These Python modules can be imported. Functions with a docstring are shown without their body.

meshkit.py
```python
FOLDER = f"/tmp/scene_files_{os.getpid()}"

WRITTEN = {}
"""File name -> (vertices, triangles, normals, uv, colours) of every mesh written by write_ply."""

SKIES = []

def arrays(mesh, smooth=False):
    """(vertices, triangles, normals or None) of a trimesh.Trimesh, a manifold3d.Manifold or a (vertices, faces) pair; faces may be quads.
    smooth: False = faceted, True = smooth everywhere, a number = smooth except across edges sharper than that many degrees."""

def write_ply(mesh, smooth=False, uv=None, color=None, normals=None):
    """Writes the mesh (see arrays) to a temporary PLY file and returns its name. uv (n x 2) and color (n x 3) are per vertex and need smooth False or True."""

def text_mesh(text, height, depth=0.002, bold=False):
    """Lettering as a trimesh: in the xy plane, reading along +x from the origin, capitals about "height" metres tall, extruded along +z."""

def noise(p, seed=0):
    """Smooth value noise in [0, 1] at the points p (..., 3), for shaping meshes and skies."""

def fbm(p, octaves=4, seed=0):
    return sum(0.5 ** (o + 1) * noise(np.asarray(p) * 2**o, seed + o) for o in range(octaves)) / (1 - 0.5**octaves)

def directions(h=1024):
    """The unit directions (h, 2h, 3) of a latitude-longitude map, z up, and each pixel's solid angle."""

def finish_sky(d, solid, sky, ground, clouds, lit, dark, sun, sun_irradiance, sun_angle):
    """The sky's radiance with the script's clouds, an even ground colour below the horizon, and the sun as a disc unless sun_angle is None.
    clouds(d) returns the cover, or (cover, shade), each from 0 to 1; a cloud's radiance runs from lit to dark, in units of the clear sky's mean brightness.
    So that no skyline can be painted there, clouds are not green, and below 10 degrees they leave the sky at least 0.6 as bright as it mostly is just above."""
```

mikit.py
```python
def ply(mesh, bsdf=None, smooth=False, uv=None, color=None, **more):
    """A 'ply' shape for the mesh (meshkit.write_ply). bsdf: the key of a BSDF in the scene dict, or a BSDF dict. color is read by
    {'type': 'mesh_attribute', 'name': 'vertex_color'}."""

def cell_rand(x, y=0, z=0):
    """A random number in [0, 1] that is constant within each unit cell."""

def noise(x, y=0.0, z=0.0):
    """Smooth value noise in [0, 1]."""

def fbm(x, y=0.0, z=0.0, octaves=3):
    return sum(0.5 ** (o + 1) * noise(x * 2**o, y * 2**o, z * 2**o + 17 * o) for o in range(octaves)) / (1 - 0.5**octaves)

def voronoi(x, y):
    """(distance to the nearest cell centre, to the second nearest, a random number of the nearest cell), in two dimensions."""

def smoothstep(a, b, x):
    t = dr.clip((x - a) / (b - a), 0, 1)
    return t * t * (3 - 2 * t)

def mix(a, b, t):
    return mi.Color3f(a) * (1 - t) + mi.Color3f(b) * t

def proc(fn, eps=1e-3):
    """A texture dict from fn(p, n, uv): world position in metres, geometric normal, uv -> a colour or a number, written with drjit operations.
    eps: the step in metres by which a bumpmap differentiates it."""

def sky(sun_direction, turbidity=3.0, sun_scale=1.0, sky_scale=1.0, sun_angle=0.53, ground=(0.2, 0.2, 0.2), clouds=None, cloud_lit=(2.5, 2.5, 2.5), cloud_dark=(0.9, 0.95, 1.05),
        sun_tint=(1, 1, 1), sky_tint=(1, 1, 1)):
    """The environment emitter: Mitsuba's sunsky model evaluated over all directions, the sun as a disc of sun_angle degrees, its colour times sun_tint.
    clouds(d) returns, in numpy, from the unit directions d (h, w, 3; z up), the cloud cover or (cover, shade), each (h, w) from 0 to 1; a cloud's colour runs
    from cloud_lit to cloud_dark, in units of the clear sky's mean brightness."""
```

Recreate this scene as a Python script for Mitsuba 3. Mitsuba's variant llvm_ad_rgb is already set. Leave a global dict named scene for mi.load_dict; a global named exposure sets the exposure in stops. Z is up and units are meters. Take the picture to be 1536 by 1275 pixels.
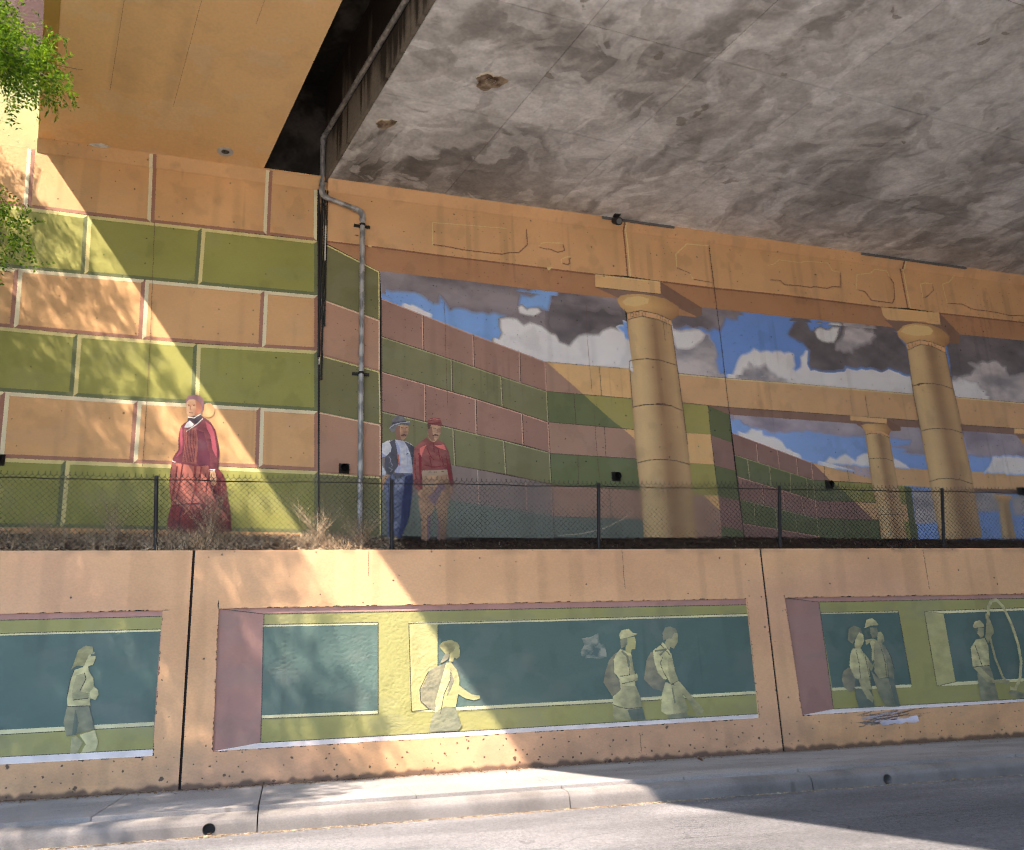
"""Painted abutment and retaining wall under a road bridge. World: X along the retaining wall, Y into the wall, Z up, metres."""
import math
import numpy as np
import trimesh
import drjit as dr
import mitsuba as mi
import mikit
import manifold3d as m3
from mikit import proc, fbm, noise, voronoi, smoothstep, mix, cell_rand
from shapely.geometry import Polygon, LineString, MultiPolygon, box as sbox
from shapely.ops import unary_union

T = mi.ScalarTransform4f
scene, labels = {}, {}
# ---------------------------------------------------------------- camera, sky, exposure
CAM = {'o': [np.float64(0.0), np.float64(-12.0), np.float64(1.05)], 't': [0.23977, -11.07013, 1.32902], 'u': [-0.03064, -0.28001, 0.95951]}
scene['camera'] = {'type': 'perspective', 'fov_axis': 'x', 'fov': 59.6777, 'near_clip': 0.1, 'far_clip': 6000.0,
                   'to_world': T().look_at(origin=CAM['o'], target=CAM['t'], up=CAM['u'])}
SUN = (-0.552, -0.581, 1.0)
scene['sky'] = mikit.sky(SUN, turbidity=3.0, sun_scale=0.65, sky_scale=0.95, ground=(0.30, 0.28, 0.25), sun_tint=(0.975, 0.965, 1.04), sky_tint=(1.03, 0.99, 0.97))
exposure = 3.66

# ---------------------------------------------------------------- frames
YU, BETA = 0.08383, 0.24916                       # turn of the abutment wall, skew of the bridge
TU, NU = np.array([math.cos(YU), math.sin(YU), 0]), np.array([-math.sin(YU), math.cos(YU), 0])
TB, NB = np.array([-math.sin(BETA), math.cos(BETA), 0]), np.array([math.cos(BETA), math.sin(BETA), 0])
CU, HS = 2.1, 9.65                            # distance of the abutment wall, height of the soffit
UP = np.array([0, 0, 1.0])


def lin(c):
    return [((x / 255 + 0.055) / 1.055) ** 2.4 if x > 10 else x / 255 / 12.92 for x in c]


def uw(u, v, d=0.0):
    """A point of the abutment wall: u along it, v up, d in front of it."""
    return TU * u + NU * (CU - d) + UP * v


def bplan(n, y):
    """Plan point with bridge coordinate n (across the bridge) and y along it."""
    return NB * n + TB * y


def at_wall(n, d=0.0):
    """Plan point on the abutment wall with bridge coordinate n."""
    A = np.array([NB[:2], NU[:2]])
    return np.array([*np.linalg.solve(A, [n, CU - d]), 0.0])


# ---------------------------------------------------------------- names
used = {}


def key(name, parent=None):
    k = (parent + '__' if parent else '') + name
    used[k] = used.get(k, 0) + 1
    return k if used[k] == 1 else f'{k}_{used[k] - 1:03d}'


def put(name, mesh, bsdf, parent=None, label=None, smooth=False, uv=None, **more):
    k = key(name, parent)
    scene[k] = mikit.ply(mesh, bsdf, smooth=smooth, uv=uv, **more)
    if label:
        labels[k] = {'label': label}
    return k


def thing(name, label, category, group=None):
    k = key(name)
    labels[k] = {'label': label, 'category': category}
    if group:
        labels[k]['group'] = group
    return k


def structure(k, label=None):
    labels[k] = {'kind': 'structure'}
    if label:
        labels[k]['label'] = label


# ---------------------------------------------------------------- mesh helpers
def cat(ms):
    return trimesh.util.concatenate(ms)


def box(lo, hi, bev=0.0):
    lo, hi = np.array(lo, float), np.array(hi, float)
    if bev <= 0:
        m = trimesh.creation.box(hi - lo)
        m.apply_translation((lo + hi) / 2)
        return m
    c = [m3.Manifold.cube(tuple(hi - lo - 2 * bev * np.array(e))).translate(tuple(lo + bev * np.array(e))) for e in ((0, 1, 1), (1, 0, 1), (1, 1, 0))]
    h = m3.Manifold.batch_hull(c).to_mesh()
    return trimesh.Trimesh(h.vert_properties[:, :3], h.tri_verts, process=False)


def tube(pts, r, sides=10, cap=True):
    p = np.array(pts, float)
    r = np.broadcast_to(r, (len(p),))
    t = np.gradient(p, axis=0)
    t /= np.linalg.norm(t, axis=1, keepdims=True) + 1e-12
    a = np.cross(t[0], UP if abs(t[0][2]) < 0.9 else [1.0, 0, 0])
    V = []
    ang = np.arange(sides) * 2 * np.pi / sides
    for i in range(len(p)):
        a = a - t[i] * (a @ t[i])
        a /= np.linalg.norm(a)
        b = np.cross(t[i], a)
        V.append(p[i] + r[i] * (np.cos(ang)[:, None] * a + np.sin(ang)[:, None] * b))
    V = np.vstack(V)
    F = []
    for i in range(len(p) - 1):
        for j in range(sides):
            q = [i * sides + j, i * sides + (j + 1) % sides, (i + 1) * sides + (j + 1) % sides, (i + 1) * sides + j]
            F += [[q[0], q[1], q[2]], [q[0], q[2], q[3]]]
    if cap:
        n = len(V)
        V = np.vstack([V, p[:1], p[-1:]])
        for j in range(sides):
            F += [[n, (j + 1) % sides, j], [n + 1, (len(p) - 1) * sides + j, (len(p) - 1) * sides + (j + 1) % sides]]
    return trimesh.Trimesh(V, F, process=False)


def prism(plan, z0, z1):
    """Solid over a plan polygon."""
    m = trimesh.creation.extrude_polygon(Polygon([(q[0], q[1]) for q in plan]), z1 - z0)
    m.apply_translation([0, 0, z0])
    return m


def grid(P):
    """Sheet through an (n, m, 3) array of points."""
    n, m = P.shape[:2]
    i, j = np.meshgrid(np.arange(n - 1), np.arange(m - 1), indexing='ij')
    a = i * m + j
    q = np.stack([a, a + 1, a + m + 1, a + m], -1).reshape(-1, 4)
    return trimesh.Trimesh(P.reshape(-1, 3), np.vstack([q[:, [0, 1, 2]], q[:, [0, 2, 3]]]), process=False)


def flakes(pts, size, rng, tilt=.7, aspect=2.6):
    """Small bent quads: dry leaves and chips."""
    n = len(pts)
    a = rng.uniform(0, 2 * np.pi, n)
    d = np.stack([np.cos(a), np.sin(a), rng.uniform(-tilt, tilt, n)], 1)
    d /= np.linalg.norm(d, axis=1, keepdims=True)
    e = np.cross(d, np.stack([rng.uniform(-tilt, tilt, n), rng.uniform(-tilt, tilt, n), np.ones(n)], 1))
    e /= np.linalg.norm(e, axis=1, keepdims=True)
    L = rng.uniform(.5, 1.2, n)[:, None] * size
    W = L / aspect
    up = np.cross(d, e) * L * rng.uniform(-.3, .3, n)[:, None]
    P = np.stack([pts - d * L / 2, pts - e * W / 2 + up, pts + d * L / 2, pts + e * W / 2 + up], 1)
    base = np.arange(n)[:, None] * 4
    F = np.vstack([base + [0, 1, 2], base + [0, 2, 3]])
    return trimesh.Trimesh(P.reshape(-1, 3), F, process=False)


# ---------------------------------------------------------------- materials
def V(p):
    return p.x, p.y, p.z


PALETTE = {
    'ochre': ((178, 140, 97), (191, 153, 108), 0.5, 1.2, 1.5),
    'pale': ((205, 178, 146), (233, 203, 167), 0.12, 1.6, 1.5),
    'brown': ((132, 96, 80), (151, 111, 93), 0.12, 1.6, 1.5),
    'olive': ((123, 124, 63), (137, 137, 75), 0.5, 1.2, 1.5),
    'olive_hi': ((172, 163, 112), (196, 186, 129), 0.12, 1.6, 1.5),
    'olive_sh': ((88, 94, 64), (102, 109, 75), 0.12, 1.6, 1.5),
    'frieze': ((180, 142, 101), (194, 155, 112), 0.5, 1, 1.5),
    'frieze_hi': ((205, 166, 118), (233, 189, 136), 0.12, 1.6, 1.5),
    'frieze_ln': ((120, 82, 62), (138, 95, 73), 0.12, 1.6, 1.5),
    'ret_green': ((98, 99, 66), (112, 108, 74), 0.6, 1, 1.5),
    'ret_mauve': ((150, 115, 94), (162, 128, 106), 0.6, 1, 1.5),
    'ret_hi': ((190, 158, 134), (216, 180, 154), 0.12, 1.6, 1.5),
    'mauve': ((130, 100, 89), (142, 112, 100), 0.6, 1, 1.5),
    'mauve_hi': ((172, 139, 122), (196, 159, 140), 0.12, 1.6, 1.5),
    'green': ((101, 102, 73), (113, 112, 82), 0.6, 1, 1.5),
    'green_hi': ((138, 137, 102), (158, 157, 118), 0.12, 1.6, 1.5),
    'line': ((78, 64, 56), (91, 75, 66), 0.12, 1.6, 1.5),
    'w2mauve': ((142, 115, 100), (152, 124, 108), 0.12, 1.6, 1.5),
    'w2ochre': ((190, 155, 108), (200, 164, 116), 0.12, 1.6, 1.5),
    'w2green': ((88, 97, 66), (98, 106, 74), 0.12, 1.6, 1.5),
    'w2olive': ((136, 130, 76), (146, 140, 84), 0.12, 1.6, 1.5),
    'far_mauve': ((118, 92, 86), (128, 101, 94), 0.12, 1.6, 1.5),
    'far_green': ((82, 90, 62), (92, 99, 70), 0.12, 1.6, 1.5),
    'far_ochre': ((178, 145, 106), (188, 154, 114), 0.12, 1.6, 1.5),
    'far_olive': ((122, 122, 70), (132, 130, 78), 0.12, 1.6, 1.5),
    'haze': ((108, 112, 108), (120, 122, 118), 0.6, 1.2, 1.5),
    'haze_m': ((126, 108, 102), (118, 112, 108), 0.6, 1.2, 1.5),
    'haze_g': ((98, 108, 96), (106, 112, 106), 0.6, 1.2, 1.5),
    'under': ((150, 110, 80), (164, 123, 90), 0.7, 0.9, 1.5),
    'beam': ((176, 142, 104), (188, 153, 114), 0.5, 0.8, 1.5),
    'beam_hi': ((205, 170, 128), (233, 194, 147), 0.12, 1.6, 1.5),
    'under2': ((118, 93, 81), (128, 102, 90), 0.12, 1.6, 1.5),
    'sky': ((106, 140, 204), (118, 154, 218), 0.8, 0.5, 1.5),
    'sky2': ((92, 124, 182), (104, 138, 198), 0.8, 0.5, 1.5),
    'sky3': ((112, 140, 206), (124, 154, 216), 0.8, 0.5, 1.5),
    'cl_dark': ((96, 90, 95), (132, 124, 128), 1.8, 1.3, 1.5),
    'cl_darker': ((82, 78, 82), (108, 102, 105), 1.8, 1.5, 1.5),
    'cl_white': ((202, 194, 200), (246, 234, 228), 2.0, 2.2, 1.5),
    'cl_grey': ((122, 121, 128), (178, 172, 172), 1.7, 1.5, 1.5),
    'cl_mauve': ((122, 116, 130), (156, 150, 160), 1.6, 1.2, 1.5),
    'column': ((112, 76, 58), (222, 172, 127), 0.1, 1.5, 1.5),
    'col_dark': ((96, 68, 54), (111, 80, 64), 0.12, 1.6, 1.5),
    'col_face': ((196, 157, 110), (206, 166, 118), 0.5, 1, 1.5),
    'col_side': ((112, 86, 72), (122, 94, 78), 0.12, 1.6, 1.5),
    'echinus': ((140, 100, 66), (206, 164, 112), 0.1, 1.5, 1.5),
    'echinus_hi': ((206, 168, 118), (212, 174, 124), 0.12, 1.6, 1.5),
    'neck': ((180, 142, 104), (205, 163, 120), 0.12, 1.6, 1.5),
    'skin': ((150, 104, 82), (220, 166, 132), 0.7, 9, 1.5),
    'skin_sh': ((150, 100, 78), (172, 116, 91), 0.12, 1.6, 1.5),
    'skin_lt': ((226, 172, 138), (255, 196, 158), 0.12, 1.6, 1.5),
    'hair_w': ((128, 96, 100), (147, 111, 116), 0.12, 1.6, 1.5),
    'maroon': ((70, 32, 42), (116, 62, 70), 0.7, 9, 1.5),
    'maroon_sh': ((70, 28, 44), (82, 35, 53), 0.12, 1.6, 1.5),
    'maroon_hi': ((136, 66, 78), (156, 77, 91), 0.12, 1.6, 1.5),
    'rose': ((94, 50, 48), (152, 96, 86), 0.7, 9, 1.5),
    'rose_hi': ((160, 98, 86), (183, 113, 100), 0.12, 1.6, 1.5),
    'rose_sh': ((82, 32, 36), (124, 56, 54), 0.7, 9, 1.5),
    'whitecl': ((206, 204, 206), (234, 232, 234), 0.12, 1.6, 1.5),
    'dark': ((52, 44, 52), (62, 53, 62), 0.12, 1.6, 1.5),
    'halo': ((186, 146, 103), (212, 167, 119), 0.12, 1.6, 1.5),
    'pearl': ((220, 198, 180), (250, 225, 205), 0.12, 1.6, 1.5),
    'hat': ((62, 62, 66), (118, 118, 121), 0.7, 9, 1.5),
    'hat_hi': ((150, 150, 160), (172, 172, 183), 0.12, 1.6, 1.5),
    'shirtw': ((128, 136, 160), (198, 202, 216), 0.7, 9, 1.5),
    'shirt_sh': ((132, 140, 166), (151, 160, 189), 0.12, 1.6, 1.5),
    'vest': ((44, 46, 56), (86, 88, 98), 0.7, 9, 1.5),
    'denim': ((44, 54, 86), (108, 116, 138), 0.7, 9, 1.5),
    'denim_sh': ((28, 36, 70), (52, 62, 100), 0.7, 9, 1.5),
    'denim_hi': ((112, 118, 138), (129, 136, 158), 0.12, 1.6, 1.5),
    'red': ((88, 48, 48), (140, 86, 82), 0.7, 9, 1.5),
    'red_sh': ((100, 36, 42), (116, 44, 51), 0.12, 1.6, 1.5),
    'red_hi': ((176, 98, 92), (201, 113, 107), 0.12, 1.6, 1.5),
    'khaki': ((110, 88, 74), (174, 142, 112), 0.7, 9, 1.5),
    'khaki_sh': ((106, 88, 94), (122, 102, 109), 0.12, 1.6, 1.5),
    'belt': ((136, 120, 104), (156, 138, 120), 0.12, 1.6, 1.5),
    'susp': ((150, 78, 58), (172, 91, 68), 0.12, 1.6, 1.5),
    'mous': ((78, 62, 54), (91, 73, 64), 0.12, 1.6, 1.5),
    'face_m': ((112, 84, 70), (182, 148, 120), 0.7, 9, 1.5),
    'face_sh': ((116, 88, 74), (133, 102, 86), 0.12, 1.6, 1.5),
    'p_mauve': ((146, 113, 106), (156, 122, 114), 0.6, 1, 1.25),
    'p_mauve2': ((160, 124, 116), (168, 132, 122), 0.12, 1.6, 1.25),
    'p_olive': ((140, 140, 88), (150, 149, 98), 0.7, 1, 1.25),
    'p_teal': ((74, 96, 92), (86, 108, 102), 0.9, 0.9, 1.25),
    'p_ledge': ((222, 206, 208), (230, 214, 214), 0.12, 1.6, 1.25),
    'p_sill': ((186, 184, 146), (212, 210, 167), 0.12, 1.6, 1.25),
    'p_line': ((66, 64, 58), (77, 75, 68), 0.12, 1.6, 1.25),
    'p_reveal': ((158, 156, 108), (172, 169, 120), 1.2, 6, 1.25),
    'p_lite': ((142, 142, 106), (200, 196, 148), 0.8, 8, 1.25),
    'p_mid': ((120, 124, 96), (170, 166, 126), 0.8, 8, 1.25),
    'p_dk': ((96, 104, 90), (138, 139, 113), 0.8, 8, 1.25),
    'p_dkr': ((74, 92, 86), (104, 114, 100), 0.8, 8, 1.25),
    'p_patch': ((80, 100, 98), (136, 142, 130), 3.0, 7, 1.25),
    'p_bag': ((98, 102, 90), (146, 142, 116), 0.8, 8, 1.25),
    'p_hair': ((160, 158, 112), (128, 126, 92), 1.6, 9, 1.25),
    'black': ((22, 21, 22), (28, 27, 28), 0.12, 1.6, 1.5),
    'sealant': ((30, 28, 28), (37, 35, 35), 0.12, 1.6, 1.5),
    'crack': ((88, 66, 54), (102, 77, 64), 0.12, 1.6, 1.5),
    'scrape': ((120, 120, 140), (188, 186, 204), 1.8, 3, 1.5),
    'scuff': ((70, 62, 64), (82, 73, 75), 0.12, 1.6, 1.5),
    'pock': ((70, 50, 40), (82, 60, 48), 0.12, 1.6, 1.5),
    'band': ((150, 122, 66), (162, 132, 74), 0.12, 1.6, 1.5),
    'red_top': ((46, 15, 8), (54, 19, 10), 0.6, 0.8, 1.5),
    'topgreen': ((138, 142, 100), (148, 152, 108), 0.5, 1, 1.5),
    'cl_dark_on_sky': ((112, 147, 211), (114, 107, 111), 0.5, 1.8, 1.5),
    'cl_darker_on_cl_dark': ((114, 107, 111), (95, 90, 93), 0.5, 1.8, 1.5),
    'sky_on_cl_dark': ((114, 107, 111), (112, 147, 211), 0.5, 1.8, 1.5),
    'cl_white_on_cl_dark': ((114, 107, 111), (224, 214, 214), 0.5, 1.8, 1.5),
    'cl_white_on_cl_darker': ((95, 90, 93), (224, 214, 214), 0.5, 1.8, 1.5),
    'sky_on_cl_white': ((224, 214, 214), (112, 147, 211), 0.5, 1.8, 1.5),
    'cl_white_on_sky': ((112, 147, 211), (224, 214, 214), 0.5, 1.8, 1.5),
    'cl_dark_on_sky2': ((98, 131, 190), (114, 107, 111), 0.5, 1.8, 1.5),
    'cl_grey_on_sky2': ((98, 131, 190), (150, 146, 150), 0.5, 1.8, 1.5),
    'cl_white_on_cl_grey': ((150, 146, 150), (224, 214, 214), 0.5, 1.8, 1.5),
    'cl_white_on_sky2': ((98, 131, 190), (224, 214, 214), 0.5, 1.8, 1.5),
    'cl_grey_on_cl_white': ((224, 214, 214), (150, 146, 150), 0.5, 1.8, 1.5),
    'cl_darker_on_sky2': ((98, 131, 190), (95, 90, 93), 0.5, 1.8, 1.5),
    'cl_grey_on_cl_darker': ((95, 90, 93), (150, 146, 150), 0.5, 1.8, 1.5),
    'cl_mauve_on_sky3': ((118, 147, 211), (139, 133, 145), 0.5, 1.8, 1.5),
    'cl_white_on_sky3': ((118, 147, 211), (224, 214, 214), 0.5, 1.8, 1.5),
    'cl_grey_on_sky3': ((118, 147, 211), (150, 146, 150), 0.5, 1.8, 1.5),
}
PID = {n: i for i, n in enumerate(PALETTE)}
PA = [mi.Float([min(0.82, lin(v[0])[c] * v[4]) for v in PALETTE.values()]) for c in range(3)]
PB = [mi.Float([min(0.84, lin(v[1])[c] * v[4]) for v in PALETTE.values()]) for c in range(3)]
PN = mi.Float([v[2] for v in PALETTE.values()])
PS = mi.Float([v[3] for v in PALETTE.values()])


def paint_base(p, uv):
    """Wall paint: the pot is picked by uv.x, uv.y runs from its first to its second tone; brush mottling and wear over it."""
    i = mi.UInt32(mi.Int32(dr.round(uv.x)))
    a, b = mi.Color3f(*[dr.gather(mi.Float, c, i) for c in PA]), mi.Color3f(*[dr.gather(mi.Float, c, i) for c in PB])
    amp, sc = dr.gather(mi.Float, PN, i), dr.gather(mi.Float, PS, i)
    m = fbm(p.x * sc * 1.3 + 3.1, p.y * sc + 1.7, p.z * sc * 1.9, 5) - 0.5
    t = dr.clip(uv.y + amp * m * 1.5, 0, 1)
    c = a * (1 - t) + b * t
    fine = noise(p.x * 55, p.y * 55, p.z * 55)
    c = c * (0.95 + 0.08 * fine)
    wear = fbm(p.x * 0.9, p.y * 0.9 + 4, p.z * 0.35, 3)
    c = c * (0.84 + 0.30 * wear)
    st = noise(p.x * 6.0, p.y * 6.0, p.z * 0.45)
    c = c * (1 - 0.10 * smoothstep(0.62, 0.9, st))
    run = noise(p.x * 17, p.y * 17, p.z * 0.35) * noise(p.x * 2.1, p.y * 2.1, p.z * 0.8)
    c = c * (1 - 0.12 * smoothstep(0.46, 0.66, run))
    chalk = fbm(p.x * 2.3 + 70, p.y * 2.3, p.z * 2.3, 5)
    c = mix(c, c * 0.84 + 0.06, 0.35 * smoothstep(0.56, 0.66, chalk))
    dirt_ = fbm(p.x * 3.1 + 20, p.y * 3.1, p.z * 2.0, 5)
    return c * (1 - 0.09 * smoothstep(0.57, 0.68, dirt_))


def panel_colour(p, n, uv):
    c = paint_base(p, uv)
    s = fbm(p.x * 2.2 + 7, 1.0, p.z * 3.1, 4)
    return mix(c, mi.Color3f(0.20, 0.21, 0.19), 0.20 * smoothstep(0.55, 0.75, s))


def paint_colour(p, n, uv):
    c = paint_base(p, uv)
    w = p.x + 0.08 * p.y
    d1, d2, r = voronoi(w * 2.6 + 0.5 * noise(w * 3, p.z * 3), p.z * 2.6)
    hole = dr.select(r > 0.60, smoothstep(0.050, 0.018, d1 / (0.25 + 0.9 * r * r) + 0.02 * (noise(w * 60, p.z * 60) - 0.5)), 0.0)
    d3, d4, r3 = voronoi(w * 7.3 + 11, p.z * 7.3 + 5)
    hole2 = dr.select((r3 > 0.62), smoothstep(0.075, 0.03, d3 / (0.4 + r3)), 0.0) * smoothstep(0.35, 0.75, noise(w * 0.7 + 3, p.z * 0.7))
    c = mix(c, c * 0.22, dr.clip(0.9 * hole + 0.6 * hole2, 0, 1))
    return c


def bump_paint(p, n, uv):
    return 0.55 * noise(p.x * 30, p.y * 30, p.z * 30) + 0.45 * fbm(p.x * 5, p.y * 5, p.z * 5, 3)


def mat(name, colour, rough=0.8, spec=0.3, bump=None, scale=1.0, eps=2e-3, metallic=0.0, **more):
    base = {'type': 'principled', 'base_color': proc(colour) if callable(colour) else {'type': 'rgb', 'value': list(colour)}, 'roughness': rough, 'specular': spec, 'metallic': metallic, **more}
    if bump is not None:
        base = {'type': 'bumpmap', 'arbitrary': proc(bump, eps), 'scale': scale, 'bsdf': base}
    scene[name] = {'type': 'twosided', 'bsdf': base}
    return name


mat('m_paint', paint_colour, 0.62, 0.35, bump_paint, 0.004, 4e-3)


def stucco(p, n, uv):
    return 0.7 * noise(p.x * 34, p.y * 20, p.z * 34) + 0.3 * noise(p.x * 80, p.y * 40, p.z * 80)


mat('m_panel_paint', panel_colour, 0.6, 0.35, stucco, 0.011, 3e-3)


def peach(p, n, uv):
    a = fbm(p.x * 0.8, 3.0, p.z * 1.1, 4)
    c = mix(mi.Color3f(0.67, 0.40, 0.215), mi.Color3f(0.76, 0.465, 0.255), smoothstep(0.3, 0.7, a))
    c = mix(c, mi.Color3f(0.62, 0.37, 0.29), 0.30 * smoothstep(0.5, 0.75, fbm(p.x * 0.35 + 9, 1.0, p.z * 0.5, 2)))
    c = c * (0.93 + 0.12 * noise(p.x * 60, p.y * 60, p.z * 60))
    c = c * (1 - 0.10 * smoothstep(0.55, 0.85, noise(p.x * 7, 0.0, p.z * 0.8)))
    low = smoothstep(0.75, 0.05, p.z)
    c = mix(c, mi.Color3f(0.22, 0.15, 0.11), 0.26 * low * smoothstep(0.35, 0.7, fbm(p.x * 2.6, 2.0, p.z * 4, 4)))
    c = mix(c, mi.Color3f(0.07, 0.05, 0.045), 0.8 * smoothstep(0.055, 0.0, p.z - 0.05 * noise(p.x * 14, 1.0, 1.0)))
    top = smoothstep(2.74, 2.86, p.z) * smoothstep(0.45, 0.75, noise(p.x * 5, 3.0, p.z * 1.5))
    c = mix(c, mi.Color3f(0.16, 0.11, 0.08), 0.35 * top)
    d1, d2, r = voronoi(p.x * 3.1, p.z * 3.1)
    keep = r > 1 - (0.04 + 0.50 * smoothstep(0.85, 0.2, p.z))
    h = dr.select(keep, smoothstep(0.085, 0.045, d1 / (0.15 + 1.1 * cell_rand(r * 977.0) ** 2) + 0.06 * (noise(p.x * 50, 0.0, p.z * 50) - 0.5)), 0.0)
    d3, d4, r3 = voronoi(p.x * 9.0 + 3, p.z * 9.0)
    keep3 = r3 > 1 - (0.06 + 0.55 * smoothstep(0.8, 0.05, p.z))
    h = dr.maximum(h, dr.select(keep3, smoothstep(0.16, 0.07, d3 / (0.12 + 1.0 * cell_rand(r3 * 991.0)) + 0.08 * (noise(p.x * 70, 4.0, p.z * 70) - 0.5)), 0.0))
    return mix(c, mi.Color3f(0.060, 0.042, 0.036), 0.86 * h)


mat('m_peach', peach, 0.65, 0.35, bump_paint, 0.005, 4e-3)


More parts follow.
